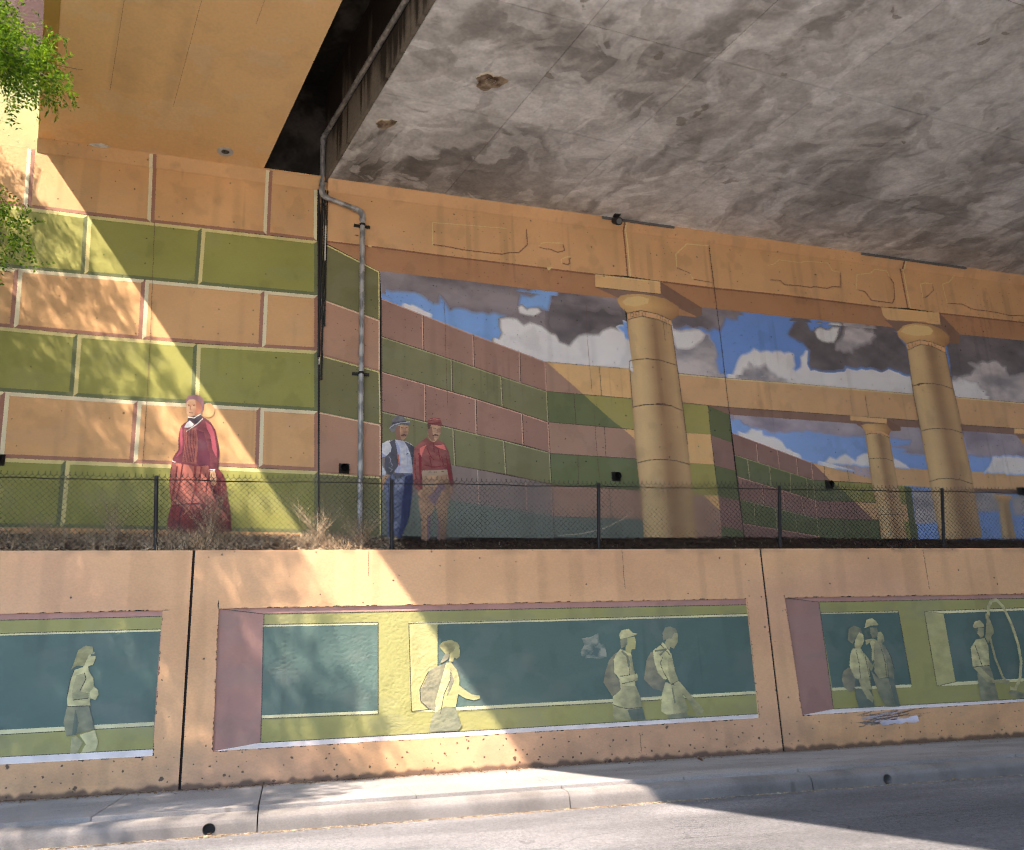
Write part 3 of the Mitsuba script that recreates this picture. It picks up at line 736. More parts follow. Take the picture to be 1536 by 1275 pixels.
# painted regions of the abutment wall, in millimetres along and up the wall: (name, layer, regions, label)
MURAL = [
('painted_block',0,[('B','ochre_f',[(-7284,9536),(-5672,9524),(-5572,8489),(-7123,8514)])],None),
('painted_block',0,[('B','ochre_f',[(-5706,9518),(-3976,9505),(-3927,8460),(-5572,8489)])],None),
('painted_block',0,[('B','ochre_f',[(-3975,9498),(-2185,9656),(-2143,8453),(-3928,8463)])],None),
('painted_block',0,[('B','ochre_f',[(-2185,9656),(-333,9647),(-329,8476),(-2143,8453)])],None),
('painted_block',0,[('B','ochre_f',[(-333,9647),(486,9630),(505,8471),(-329,8476)])],None),
('painted_block',0,[('B','olive',[(-5718,8492),(-4771,8477),(-4703,7408),(-5573,7398)])],None),
('painted_block',0,[('B','olive',[(-4771,8477),(-3070,8450),(-3031,7428),(-4703,7408)])],None),
('painted_block',0,[('B','olive',[(-3070,8450),(-1357,8461),(-1364,7443),(-3031,7428)])],None),
('painted_block',0,[('B','olive',[(-1357,8461),(515,8470),(539,7458),(-1364,7443)])],None),
('painted_block',0,[('B','ochre',[(-6945,7381),(-5486,7399),(-5446,6477),(-6807,6504)])],None),
('painted_block',0,[('B','ochre',[(-5486,7399),(-3940,7417),(-3907,6445),(-5446,6477)])],None),
('painted_block',0,[('B','ochre',[(-3940,7417),(-2151,7438),(-2130,6424),(-3907,6445)])],None),
('painted_block',0,[('B','ochre',[(-2151,7438),(-326,7449),(-328,6446),(-2130,6424)])],None),
('painted_block',0,[('B','ochre',[(-326,7449),(539,7458),(562,6467),(-328,6446)])],None),
('painted_block',0,[('B','olive',[(-6260,6493),(-4697,6461),(-4626,5452),(-6109,5470)])],None),
('painted_block',0,[('B','olive',[(-4697,6461),(-3036,6428),(-3011,5433),(-4626,5452)])],None),
('painted_block',0,[('B','olive',[(-3036,6428),(-1318,6422),(-1294,5426),(-3011,5433)])],None),
('painted_block',0,[('B','olive',[(-1318,6422),(562,6467),(586,5423),(-1294,5426)])],None),
('painted_block',0,[('B','ochre',[(-6871,5479),(-5437,5461),(-5386,4455),(-6706,4461)])],None),
('painted_block',0,[('B','ochre',[(-5437,5461),(-3910,5443),(-3881,4448),(-5386,4455)])],None),
('painted_block',0,[('B','ochre',[(-3910,5443),(-2116,5422),(-2108,4444),(-3881,4448)])],None),
('painted_block',0,[('B','ochre',[(-2116,5422),(-312,5430),(-301,4444),(-2108,4444)])],None),
('painted_block',0,[('B','ochre',[(-312,5430),(586,5423),(609,4425),(-301,4444)])],None),
('painted_block',0,[('B','olive',[(-6187,4458),(-4635,4452),(-4610,3444),(-6032,3436)])],None),
('painted_block',0,[('B','olive',[(-4635,4452),(-3017,4445),(-3004,3453),(-4610,3444)])],None),
('painted_block',0,[('B','olive',[(-3017,4445),(-1309,4444),(-1297,3444),(-3004,3453)])],None),
('painted_block',0,[('B','olive',[(-1309,4444),(609,4425),(632,3430),(-1297,3444)])],None),
('painted_block',0,[('P','ochre',[(-6534,3406),(-3765,3449),(-2979,3454),(-795,3441),(626,3430),(631,3201),(-6499,3188)])],None),
('painted_block',0,[('B','olive',[(-7477,10758),(-5669,10820),(-5554,9493),(-7369,9558)])],None),
('painted_block',0,[('P','topgreen',[(-5669,10820),(-3989,10896),(-3875,9492),(-5554,9493)])],None),
('painted_block',0,[('P','red_top',[(-8827,15403),(-4417,17049),(-3961,10909),(-8051,10768)])],None),
('painted_frieze_stone',0,[('P','frieze',[(537,9629),(1950,9625),(3974,9624),(5323,9629),(6358,9611),(6376,9209),(6381,8500),(5674,8462),(4714,8472),(2918,8475),(1427,8495),(578,8491)])],None),
('painted_frieze_stone',0,[('P','frieze',[(6358,9611),(7332,9631),(9819,9631),(12183,9635),(13130,9643),(13042,9471),(13060,8524),(12319,8478),(9915,8499),(8258,8462),(7074,8471),(6381,8500),(6376,9209)])],None),
('painted_frieze_stone',0,[('P','frieze',[(13130,9643),(14292,9638),(16645,9684),(25013,9847),(24517,8620),(16342,8519),(13896,8500),(13060,8524),(13042,9471)])],None),
('painted_crack_lines',2,[('L','frieze_ln',0.03,[(6358,9611),(6376,9209),(6381,8500)]),('L','frieze_hi',0.026,[(6416,9612),(6433,9209),(6438,8499)]),('L','frieze_ln',0.034,[(13130,9643),(13042,9471),(13060,8524)]),('L','frieze_hi',0.022,[(13203,9644),(13115,9472),(13131,8524)]),('L','frieze_ln',0.03,[(578,8478),(1427,8482),(2186,8472),(2918,8462),(3826,8460),(4713,8458)]),('L','frieze_ln',0.034,[(4806,8451),(5673,8450),(7072,8457)]),('L','frieze_ln',0.034,[(7145,8461),(8257,8451),(9912,8479),(12316,8463)]),('L','frieze_ln',0.034,[(13893,8484),(16338,8502),(19776,8543)]),('P','frieze_hi',[(4715,8481),(4848,8491),(4738,8416)]),('P','frieze_hi',[(1380,8500),(1462,8498),(1427,8461),(1392,8470)]),('L','frieze_ln',0.02,[(2540,8665),(2860,8656),(3109,8632),(3850,8637),(4003,8697),(4177,8712),(4349,8894),(4348,9217)]),('L','frieze_hi',0.014,[(2540,8651),(2540,9104),(3184,9140),(3957,9179)]),('L','frieze_ln',0.018,[(4591,8880),(4690,8858),(4813,8862),(4945,8815),(5095,8875),(5068,9000)]),('L','frieze_hi',0.013,[(4581,8901),(4629,8961),(4719,8989),(5069,9023)]),('L','frieze_ln',0.02,[(5034,8602),(5145,8582),(5188,8621),(5175,8700),(5222,8741)]),('L','frieze_hi',0.013,[(5022,8601),(5010,8668),(5109,8738),(5201,8761)]),('L','frieze_hi',0.022,[(7474,8817),(7477,9095),(7753,9358),(8250,9383)]),('L','frieze_ln',0.014,[(7485,8801),(7760,8714)]),('L','frieze_hi',0.015,[(7759,8699),(7810,8600)]),('L','frieze_ln',0.014,[(7822,8594),(8245,8570)]),('L','frieze_hi',0.013,[(9599,9111),(9752,9155),(9903,9275),(10421,9275),(10595,9330),(11129,9349),(11213,9178),(11410,9171)]),('L','frieze_ln',0.018,[(9620,8789),(9863,8805),(9957,8716),(10312,8736),(10611,8726),(10671,8758),(11002,8750),(11152,8813),(11365,8824),(11417,9164)]),('L','frieze_hi',0.015,[(11764,8830),(11838,9170),(12200,9244),(12337,9352),(12661,9351),(12695,9223)]),('L','frieze_ln',0.02,[(11788,8807),(11972,8789),(12110,8598),(12662,8592),(12748,8731),(12785,9075),(12705,9198)]),('L','frieze_hi',0.018,[(13521,8827),(13518,9132),(13649,9179),(13865,9185)]),('L','frieze_ln',0.016,[(13529,8820),(13624,8838),(13855,9023),(13862,9171)]),('L','frieze_hi',0.018,[(14174,8756),(14141,9203),(14352,9281),(14534,9465),(15108,9472),(15299,9665)]),('L','frieze_ln',0.018,[(14172,8751),(14613,8771),(14844,8682),(15576,8668),(15925,8635),(16381,8667)])],'cream and brown painted crack lines and joints on the frieze'),
('painted_beam_underside',0,[('P','under',[(601,8475),(1427,8481),(2918,8462),(4713,8458),(7072,8457),(9913,8484),(12316,8463),(13893,8484),(16338,8502),(24522,8634),(24324,8144),(19630,8087),(16221,8052),(14383,8033),(12494,8024),(9843,8001),(7932,8011),(6013,8004),(4689,7995),(3106,8025),(1581,8030)])],None),
('painted_block',0,[('P','ret_green',[(596,8461),(1586,8031),(1595,7116),(584,7409)]),('L','olive_hi',0.022,[(596,8442),(1575,8011)]),('L','olive_sh',0.02,[(583,7428),(1583,7133)]),('L','olive_hi',0.02,[(1571,8004),(1580,7139)])],None),
('painted_block',0,[('P','ret_mauve',[(584,7409),(1595,7116),(1597,6189),(600,6400)]),('L','ret_hi',0.022,[(584,7391),(1583,7096)]),('L','brown',0.02,[(599,6417),(1586,6206)]),('L','ret_hi',0.02,[(1580,7090),(1582,6211)])],None),
('painted_block',0,[('P','ret_green',[(600,6400),(1597,6189),(1614,5256),(617,5410)]),('L','olive_hi',0.022,[(600,6382),(1586,6170)]),('L','olive_sh',0.02,[(617,5427),(1603,5272)]),('L','olive_hi',0.02,[(1583,6164),(1600,5278)])],None),
('painted_block',0,[('P','ret_mauve',[(617,5410),(1614,5256),(1620,4372),(634,4401)]),('L','ret_hi',0.022,[(618,5393),(1603,5238)]),('L','brown',0.02,[(634,4418),(1610,4388)]),('L','ret_hi',0.02,[(1600,5232),(1606,4394)])],None),
('painted_block',0,[('P','ret_green',[(634,4401),(1620,4372),(1623,3382),(653,3399)]),('L','olive_hi',0.022,[(635,4385),(1610,4355)]),('L','olive_sh',0.02,[(652,3415),(1612,3397)]),('L','olive_hi',0.02,[(1606,4349),(1609,3403)])],None),
('painted_block',0,[('B','thin_mauve',[(1614,7521),(2342,7289),(2347,6628),(1618,6814)])],None),
('painted_block',0,[('B','thin_mauve',[(2342,7289),(3248,7005),(3248,6390),(2347,6628)])],None),
('painted_block',0,[('B','thin_mauve',[(3248,7005),(4107,6749),(4094,6158),(3248,6390)])],None),
('painted_block',0,[('B','thin_mauve',[(4107,6749),(4589,6599),(4588,6034),(4094,6158)])],None),
('painted_block',0,[('B','thin_green',[(1618,6814),(2847,6499),(2844,5905),(1622,6176)])],None),
('painted_block',0,[('B','thin_green',[(2847,6499),(3740,6255),(3745,5691),(2844,5905)])],None),
('painted_block',0,[('B','thin_green',[(3740,6255),(4588,6034),(4586,5460),(3745,5691)])],None),
('painted_block',0,[('B','thin_mauve',[(1622,6176),(2372,6010),(2366,5347),(1625,5479)])],None),
('painted_block',0,[('B','thin_mauve',[(2372,6010),(3262,5806),(3260,5171),(2366,5347)])],None),
('painted_block',0,[('B','thin_mauve',[(3262,5806),(4099,5594),(4099,5019),(3260,5171)])],None),
('painted_block',0,[('B','thin_mauve',[(4099,5594),(4586,5460),(4584,4908),(4099,5019)])],None),
('painted_block',0,[('B','thin_green',[(1625,5479),(2849,5252),(2870,4601),(1629,4855)])],None),
('painted_block',0,[('B','thin_green',[(2849,5252),(3748,5083),(3763,4486),(2870,4601)])],None),
('painted_block',0,[('B','thin_green',[(3748,5083),(4584,4908),(4583,4338),(3763,4486)])],None),
('painted_block',0,[('B','thin_hm',[(1629,4855),(3263,4551),(3272,3944),(1633,4152)])],None),
('painted_block',0,[('B','thin_hm',[(3263,4551),(4119,4421),(4121,3839),(3272,3944)])],None),
('painted_block',0,[('B','thin_hm',[(4119,4421),(4583,4338),(4581,3778),(4121,3839)])],None),
('painted_block',0,[('B','thin_hg',[(1633,4152),(2881,3991),(2876,3399),(1636,3414)])],None),
('painted_block',0,[('B','thin_hg',[(2881,3991),(4581,3778),(4580,3412),(2876,3399)])],None),
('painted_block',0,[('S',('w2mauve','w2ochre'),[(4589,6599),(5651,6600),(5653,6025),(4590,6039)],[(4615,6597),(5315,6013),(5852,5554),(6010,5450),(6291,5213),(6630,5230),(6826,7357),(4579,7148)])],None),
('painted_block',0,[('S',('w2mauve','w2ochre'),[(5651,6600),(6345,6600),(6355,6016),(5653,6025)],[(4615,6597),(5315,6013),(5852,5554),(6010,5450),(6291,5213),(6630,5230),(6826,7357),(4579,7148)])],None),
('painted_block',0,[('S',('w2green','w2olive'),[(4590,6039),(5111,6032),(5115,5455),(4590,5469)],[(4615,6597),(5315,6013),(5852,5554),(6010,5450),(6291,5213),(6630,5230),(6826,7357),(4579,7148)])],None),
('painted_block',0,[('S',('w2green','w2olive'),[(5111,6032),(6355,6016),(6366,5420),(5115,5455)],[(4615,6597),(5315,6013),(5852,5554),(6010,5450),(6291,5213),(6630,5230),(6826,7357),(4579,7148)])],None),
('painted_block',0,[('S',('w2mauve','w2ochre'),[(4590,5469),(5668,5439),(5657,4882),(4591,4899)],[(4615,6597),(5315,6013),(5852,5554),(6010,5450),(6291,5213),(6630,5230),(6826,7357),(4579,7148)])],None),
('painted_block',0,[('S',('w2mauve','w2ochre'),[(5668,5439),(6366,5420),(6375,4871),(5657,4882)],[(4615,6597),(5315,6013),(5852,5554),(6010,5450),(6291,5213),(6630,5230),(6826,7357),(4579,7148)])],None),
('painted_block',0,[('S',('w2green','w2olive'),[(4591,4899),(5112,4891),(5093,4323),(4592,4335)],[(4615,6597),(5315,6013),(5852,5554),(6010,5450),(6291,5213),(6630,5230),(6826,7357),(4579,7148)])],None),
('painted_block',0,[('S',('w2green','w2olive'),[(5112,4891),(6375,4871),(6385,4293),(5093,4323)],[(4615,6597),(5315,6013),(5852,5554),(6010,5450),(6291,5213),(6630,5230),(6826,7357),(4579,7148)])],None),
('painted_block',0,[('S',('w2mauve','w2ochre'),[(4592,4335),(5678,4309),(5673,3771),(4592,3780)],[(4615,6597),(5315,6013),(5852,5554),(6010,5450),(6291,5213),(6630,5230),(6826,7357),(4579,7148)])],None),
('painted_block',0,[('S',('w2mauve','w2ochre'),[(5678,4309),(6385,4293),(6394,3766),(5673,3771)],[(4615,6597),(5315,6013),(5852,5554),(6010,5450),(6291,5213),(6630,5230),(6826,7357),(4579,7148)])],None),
('painted_block',0,[('B','thin_hg',[(4592,3780),(6394,3766),(6400,3424),(4592,3424)])],None),
('painted_sky',0,[('P','sky',[(1592,8034),(3106,8025),(4689,7995),(6013,8004),(6249,7998),(6334,6513),(6245,6598),(4589,6601),(4313,6687),(3252,7003),(2342,7289),(1617,7521)])],'painted sky patch left of the nearest column'),
('painted_cloud',1,[('R','cl_dark',[(1616,8005),(1944,8012),(3106,7999),(4688,7968),(6011,7977),(6289,7975),(6256,7237),(5964,7010),(5413,6831),(4884,6786),(4373,6871),(4004,7159),(3863,7430),(3537,7442),(3239,7405),(3019,7472),(2811,7426),(2742,7584),(2622,7686),(2632,7521),(2536,7537),(2357,7594),(2215,7667),(1884,7656),(1616,7715)],0.035,'cl_dark_on_sky',0)],None),
('painted_cloud',2,[('R','cl_darker',[(4762,7714),(5031,7809),(5382,7712),(5842,7804),(6173,7634),(6254,7484),(5805,7307),(5393,7202),(5112,6958),(4899,7047),(4693,7246),(4640,7481)],0.05,'cl_darker_on_cl_dark',0)],None),
('painted_cloud',3,[('R','sky',[(4184,7874),(4355,7848),(4599,7959),(4776,7988),(4733,7800),(4691,7618),(4518,7645),(4280,7631),(4099,7645)],0.03,'sky_on_cl_dark',0)],None),
('painted_cloud',4,[('R','cl_white',[(4109,7624),(4195,7655),(4278,7587),(4344,7616),(4495,7620),(4535,7559),(4423,7460),(4273,7477),(4147,7519)],0.02,'cl_white_on_cl_dark',0)],None),
('painted_cloud',4,[('R','cl_white',[(3759,7339),(3887,7384),(4055,7358),(4200,7286),(4330,7331),(4566,7299),(4647,7209),(4816,7127),(4875,7002),(5088,6923),(5163,7071),(5282,7191),(5414,7182),(5572,7196),(5686,7229),(5852,7333),(6038,7373),(6148,7316),(6294,7274),(6263,6617),(5311,6628),(4594,6613),(3712,6898),(3703,6939),(3812,7077),(3775,7202)],0.03,'cl_white_on_cl_darker',0)],None),
('painted_cloud',5,[('R','sky',[(6076,7422),(6159,7457),(6318,7422),(6306,7275),(6171,7319)],0.02,'sky_on_cl_white',0)],None),
('painted_cloud',2,[('R','cl_white',[(2079,7398),(2158,7453),(2227,7445),(2335,7387),(2397,7303)],0.015,'cl_white_on_sky',0)],None),
('painted_sky',0,[('P','sky2',[(7174,8013),(7932,8011),(9843,8001),(12494,8024),(14383,8033),(16221,8052),(24324,8144),(23637,6443),(15833,6558),(13915,6567),(12776,6556),(9948,6579),(8296,6572),(7177,6591)])],'painted sky band between the two large columns and beyond them'),
('painted_cloud',1,[('R','cl_dark',[(7165,7914),(7933,7980),(8761,7964),(8731,7847),(8485,7822),(8422,7675),(8305,7579),(8047,7540),(7901,7554),(7711,7564),(7564,7564),(7265,7467),(7120,7453)],0.035,'cl_dark_on_sky2',1)],None),
('painted_cloud',2,[('R','cl_grey',[(7214,7439),(7454,7438),(7730,7522),(7895,7456),(8041,7447),(8055,7355),(8144,7270),(8175,7111),(8129,6924),(8179,6722),(8190,6610),(7295,6586),(7128,6574)],0.03,'cl_grey_on_sky2',1)],None),
('painted_cloud',3,[('R','cl_white',[(7215,7450),(7454,7438),(7730,7522),(7918,7447),(7879,7316),(7669,7182),(7467,7096),(7324,7107)],0.03,'cl_white_on_cl_grey',1)],None),
('painted_cloud',2,[('R','cl_white',[(8473,6604),(8562,6821),(8630,6965),(8743,7067),(9016,7219),(9164,7173),(9530,7216),(9945,7192),(9959,7074),(9899,6880),(9990,6793),(10128,6662),(10114,6568),(9948,6584),(9086,6597)],0.03,'cl_white_on_sky2',1)],None),
('painted_cloud',3,[('R','cl_grey',[(8685,6613),(8733,6789),(8875,6915),(8987,6809),(9228,6897),(9335,6743),(9601,6623),(9087,6608)],0.04,'cl_grey_on_cl_white',1)],None),
('painted_cloud',2,[('R','cl_white',[(9948,6860),(10089,6919),(10108,7134),(10255,7314),(10364,7323),(10291,7197),(10287,7006),(10299,6911),(10593,6911),(10862,6908),(11115,6951),(11206,7007),(11454,7002),(11797,7053),(12074,7026),(12281,7067),(12445,7030),(12820,6960),(12798,6565),(11239,6565),(9904,6564),(9699,6584)],0.025,'cl_white_on_sky2',1)],None),
('painted_cloud',3,[('R','cl_darker',[(9876,7616),(10006,7774),(10167,7960),(10377,7926),(10433,7765),(10568,7766),(10598,7610),(10802,7531),(11029,7576),(11172,7934),(11208,7982),(12491,8010),(12634,7922),(12845,7663),(12812,6960),(12445,7030),(12281,7067),(12074,7026),(11797,7053),(11454,7002),(11206,7007),(11115,6951),(10862,6908),(10593,6911),(10299,6911),(10302,7102),(10377,7324),(10224,7455),(10046,7512),(9919,7548)],0.03,'cl_darker_on_sky2',1)],None),
('painted_cloud',4,[('R','cl_grey',[(11145,7611),(11309,7923),(11651,7955),(12042,7917),(12071,7769),(11698,7586),(11383,7386),(10999,7402)],0.05,'cl_grey_on_cl_darker',1)],None),
('painted_cloud',5,[('R','cl_white',[(10539,7751),(10691,7851),(10819,7802),(10995,7868),(11164,7889),(11097,7655),(10969,7546),(10798,7506),(10598,7610)],0.025,'cl_white_on_cl_darker',1)],None),
('painted_cloud',1,[('R','cl_darker',[(13964,7943),(14383,8033),(16222,8055),(17442,8069),(17239,7349),(16000,7201),(15556,7168),(15118,6929),(14473,7086),(13915,6968)],0.02,'cl_darker_on_sky2',1)],None),
('painted_cloud',2,[('R','cl_grey',[(13915,6968),(14473,7086),(14604,7249),(14474,7354),(14894,7427),(15253,7482),(15512,7372),(15556,7168),(16014,7255),(17223,7294),(17011,6540),(15834,6563),(13914,6562)],0.035,'cl_grey_on_cl_darker',1)],None),
('painted_cloud',3,[('R','cl_white',[(13913,6892),(14263,6968),(14550,6888),(14764,6751),(14720,6566),(13914,6562)],0.04,'cl_white_on_cl_grey',1)],None),
('painted_beam',1,[('P','beam',[(7177,6588),(8296,6572),(9948,6579),(12776,6556),(13915,6567),(15833,6558),(23637,6443),(23412,5887),(15674,5947),(13940,5947),(12806,5970),(9857,5977),(8285,5974),(7855,5986),(7203,6005)]),('L','beam_hi',0.02,[(7175,6566),(8293,6550),(9944,6556),(12771,6533),(13910,6543),(15826,6533),(23625,6414)]),('L','line',0.012,[(7177,6588),(8296,6572),(9948,6579),(12776,6556),(13915,6567),(15833,6558),(23637,6443)]),('L','line',0.012,[(7203,6005),(7855,5986),(8285,5974),(9857,5977),(12806,5970),(13940,5947),(15674,5947),(23412,5887)]),('L','col_dark',0.014,[(11559,6432),(11567,5994)]),('L','crack',0.006,[(11186,6419),(11182,6241),(11182,6006)])],None),
('painted_beam_underside',1,[('P','under2',[(7854,5979),(8284,5967),(9856,5970),(12804,5962),(13939,5940),(15672,5939),(23408,5878),(23322,5664),(15637,5802),(13910,5814),(12774,5814),(11049,5816),(8301,5828)])],None),
('painted_block',0,[('P','w2olive',[(7287,6002),(7855,5986),(7847,5412),(7310,5412)])],None),
('painted_block',0,[('P','w2ochre',[(7310,5412),(7847,5412),(7857,4833),(7305,4840)])],None),
('painted_block',0,[('P','w2olive',[(7305,4840),(7857,4833),(7871,4243),(7298,4250)])],None),
('painted_block',0,[('P','w2mauve',[(7298,4250),(7871,4243),(7870,3682),(7291,3677)])],None),
('painted_block',1,[('P','w2ochre',[(7560,4245),(7871,4243),(7868,3962)])],None),
('painted_block',0,[('P','w2mauve',[(7291,3677),(7870,3682),(7853,3421),(7289,3414)])],None),
('painted_block',0,[('P','far_green',[(7862,5980),(8301,5828),(8291,5274),(7855,5395)])],None),
('painted_block',0,[('P','far_mauve',[(7855,5395),(8291,5274),(8296,4731),(7872,4817)])],None),
('painted_block',0,[('P','far_green',[(7872,4817),(8296,4731),(8305,4160),(7866,4235)])],None),
('painted_block',0,[('P','far_mauve',[(7866,4235),(8305,4160),(8324,3602),(7870,3682)])],None),
('painted_block',0,[('P','far_green',[(7870,3682),(8324,3602),(8316,3427),(7853,3421)])],None),
('painted_sky',0,[('P','sky3',[(8301,5828),(11049,5816),(12774,5814),(13910,5814),(15637,5802),(23322,5664),(22304,3146),(12014,3450),(11992,4574),(10032,4958),(8315,5472)])],'painted sky seen below the farther beam'),
('painted_cloud',1,[('R','cl_mauve',[(8413,5828),(8587,5650),(9046,5564),(9290,5522),(9598,5549),(9911,5589),(10326,5588),(10426,5559),(10816,5523),(11470,5568),(11507,5768),(11053,5808)],0.02,'cl_mauve_on_sky3',2)],None),
('painted_cloud',1,[('R','cl_white',[(8546,5431),(8772,5560),(8967,5538),(9005,5451),(9227,5429),(9418,5361),(9500,5232),(9599,5214),(9705,5075)],0.02,'cl_white_on_sky3',2)],None),
('painted_cloud',1,[('R','cl_white',[(10290,4960),(10480,5087),(10628,5037),(10860,5160),(11078,5033),(11237,5177),(11428,5190),(11398,4951)],0.02,'cl_white_on_sky3',2)],None),
('painted_cloud',1,[('R','cl_mauve',[(12029,5762),(12802,5816),(12855,5250),(12596,5226),(12268,5270),(12395,5346),(12038,5376),(12468,5431),(12542,5517),(12183,5546),(11988,5548)],0.02,'cl_mauve_on_sky3',2)],None),
('painted_cloud',1,[('R','cl_white',[(12018,5131),(12198,5058),(12384,4945),(11996,4946)],0.015,'cl_white_on_sky3',2)],None),
('painted_cloud',1,[('R','cl_mauve',[(13934,5793),(15369,5808),(16805,5807),(16675,5346),(15505,5295),(15210,5306),(14654,5282),(14171,5273),(13949,5275)],0.025,'cl_mauve_on_sky3',2)],None),
('painted_cloud',2,[('R','cl_white',[(14316,4938),(14557,5133),(14651,5270),(15210,5306),(15505,5295),(16661,5295),(16541,4868),(15409,4924)],0.025,'cl_white_on_sky3',2)],None),
('painted_block',0,[('B','far_thin_mauve',[(8308,5474),(8834,5317),(8824,4912),(8313,5041)])],None),
('painted_block',0,[('B','far_thin_mauve',[(8834,5317),(9292,5179),(9289,4795),(8824,4912)])],None),
('painted_block',0,[('B','far_thin_mauve',[(9292,5179),(9702,5057),(9688,4695),(9289,4795)])],None),
('painted_block',0,[('B','far_thin_mauve',[(9702,5057),(10032,4958),(10018,4612),(9688,4695)])],None),
('painted_block',0,[('B','far_thin_green',[(8313,5041),(8598,4969),(8595,4554),(8317,4622)])],None),
('painted_block',0,[('B','far_thin_green',[(8598,4969),(9072,4850),(9047,4445),(8595,4554)])],None),
('painted_block',0,[('B','far_thin_green',[(9072,4850),(9515,4739),(9470,4343),(9047,4445)])],None),
('painted_block',0,[('B','far_thin_green',[(9515,4739),(9880,4647),(9837,4254),(9470,4343)])],None),
('painted_block',0,[('B','far_thin_green',[(9880,4647),(10018,4612),(10003,4214),(9837,4254)])],None),
('painted_block',0,[('B','far_thin_mauve',[(8317,4622),(8844,4494),(8845,4086),(8322,4187)])],None),
('painted_block',0,[('B','far_thin_mauve',[(8844,4494),(9288,4387),(9294,3999),(8845,4086)])],None),
('painted_block',0,[('B','far_thin_mauve',[(9288,4387),(9697,4288),(9710,3919),(9294,3999)])],None),
('painted_block',0,[('B','far_thin_mauve',[(9697,4288),(10003,4214),(9989,3865),(9710,3919)])],None),
('painted_block',0,[('B','far_thin_green',[(8322,4187),(8632,4127),(8598,3701),(8326,3736)])],None),
('painted_block',0,[('B','far_thin_green',[(8632,4127),(9089,4039),(9063,3641),(8598,3701)])],None),
('painted_block',0,[('B','far_thin_green',[(9089,4039),(9510,3957),(9503,3584),(9063,3641)])],None),
('painted_block',0,[('B','far_thin_green',[(9510,3957),(9989,3865),(9976,3522),(9503,3584)])],None),
('painted_block',0,[('B','far_thin_mauve',[(8326,3736),(9976,3522),(9972,3424),(8330,3403)])],None),
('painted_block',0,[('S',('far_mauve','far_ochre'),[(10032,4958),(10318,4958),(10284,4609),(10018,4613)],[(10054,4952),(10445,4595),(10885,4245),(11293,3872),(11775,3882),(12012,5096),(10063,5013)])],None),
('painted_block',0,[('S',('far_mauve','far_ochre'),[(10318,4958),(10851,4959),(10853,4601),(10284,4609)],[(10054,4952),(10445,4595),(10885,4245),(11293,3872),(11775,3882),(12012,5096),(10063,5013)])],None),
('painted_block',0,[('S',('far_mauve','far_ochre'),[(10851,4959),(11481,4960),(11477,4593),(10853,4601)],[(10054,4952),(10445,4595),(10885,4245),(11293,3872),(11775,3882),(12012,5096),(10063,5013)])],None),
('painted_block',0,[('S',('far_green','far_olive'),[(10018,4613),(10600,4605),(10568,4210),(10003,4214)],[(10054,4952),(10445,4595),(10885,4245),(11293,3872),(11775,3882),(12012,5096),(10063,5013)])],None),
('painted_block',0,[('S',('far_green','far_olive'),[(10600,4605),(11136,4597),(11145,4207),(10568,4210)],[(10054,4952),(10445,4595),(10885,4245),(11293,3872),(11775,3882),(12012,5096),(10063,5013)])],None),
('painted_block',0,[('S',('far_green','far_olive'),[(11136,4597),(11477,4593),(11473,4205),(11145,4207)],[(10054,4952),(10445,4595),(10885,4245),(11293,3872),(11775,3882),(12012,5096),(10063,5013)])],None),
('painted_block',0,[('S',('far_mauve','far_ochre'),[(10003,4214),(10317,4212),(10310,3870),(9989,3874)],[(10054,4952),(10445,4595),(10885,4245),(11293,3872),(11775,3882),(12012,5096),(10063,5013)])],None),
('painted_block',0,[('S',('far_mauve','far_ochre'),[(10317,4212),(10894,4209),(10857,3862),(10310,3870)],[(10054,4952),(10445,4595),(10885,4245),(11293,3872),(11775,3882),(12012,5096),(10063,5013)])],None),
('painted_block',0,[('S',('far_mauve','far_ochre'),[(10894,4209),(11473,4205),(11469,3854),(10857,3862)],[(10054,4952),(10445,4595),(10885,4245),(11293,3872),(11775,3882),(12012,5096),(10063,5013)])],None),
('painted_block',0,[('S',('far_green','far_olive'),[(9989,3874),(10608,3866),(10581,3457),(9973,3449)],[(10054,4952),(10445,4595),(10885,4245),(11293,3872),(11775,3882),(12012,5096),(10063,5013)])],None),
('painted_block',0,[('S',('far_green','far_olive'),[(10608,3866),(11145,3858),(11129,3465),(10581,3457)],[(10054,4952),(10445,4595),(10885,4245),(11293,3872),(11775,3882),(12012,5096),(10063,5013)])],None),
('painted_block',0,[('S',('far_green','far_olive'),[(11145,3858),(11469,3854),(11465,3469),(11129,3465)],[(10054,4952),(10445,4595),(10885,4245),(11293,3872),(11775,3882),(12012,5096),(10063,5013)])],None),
('painted_beam',1,[('P','far_ochre',[(11950,4949),(12902,4931),(12907,4556),(11976,4573)])],None),
('painted_beam',1,[('P','far_ochre',[(13854,4925),(15411,4934),(22983,4825),(22817,4415),(15318,4576),(13862,4580)])],None),
('painted_beam_underside',2,[('P','under2',[(13862,4580),(15318,4576),(22817,4415),(22778,4318),(15298,4496),(13860,4495)])],None),
('painted_block',1,[('P','far_olive',[(11992,4574),(12172,4566),(12163,4190),(11998,4185)])],None),
('painted_block',1,[('P','far_ochre',[(11998,4185),(12163,4190),(12150,3843),(11994,3840)])],None),
('painted_block',1,[('P','far_olive',[(11994,3840),(12150,3843),(12134,3504),(11976,3502)])],None),
('painted_block',1,[('P','far_green',[(12172,4566),(12359,4545),(12320,3507),(12134,3504)])],None),
('painted_cloud',2,[('R','cl_grey',[(12356,4490),(12891,4479),(12851,3823),(12317,3813)],0.008,'cl_grey_on_sky3',2)],None),
('painted_cloud',2,[('R','cl_grey',[(13945,4484),(14532,4488),(14528,4107),(13959,4093)],0.008,'cl_grey_on_sky3',2)],None),
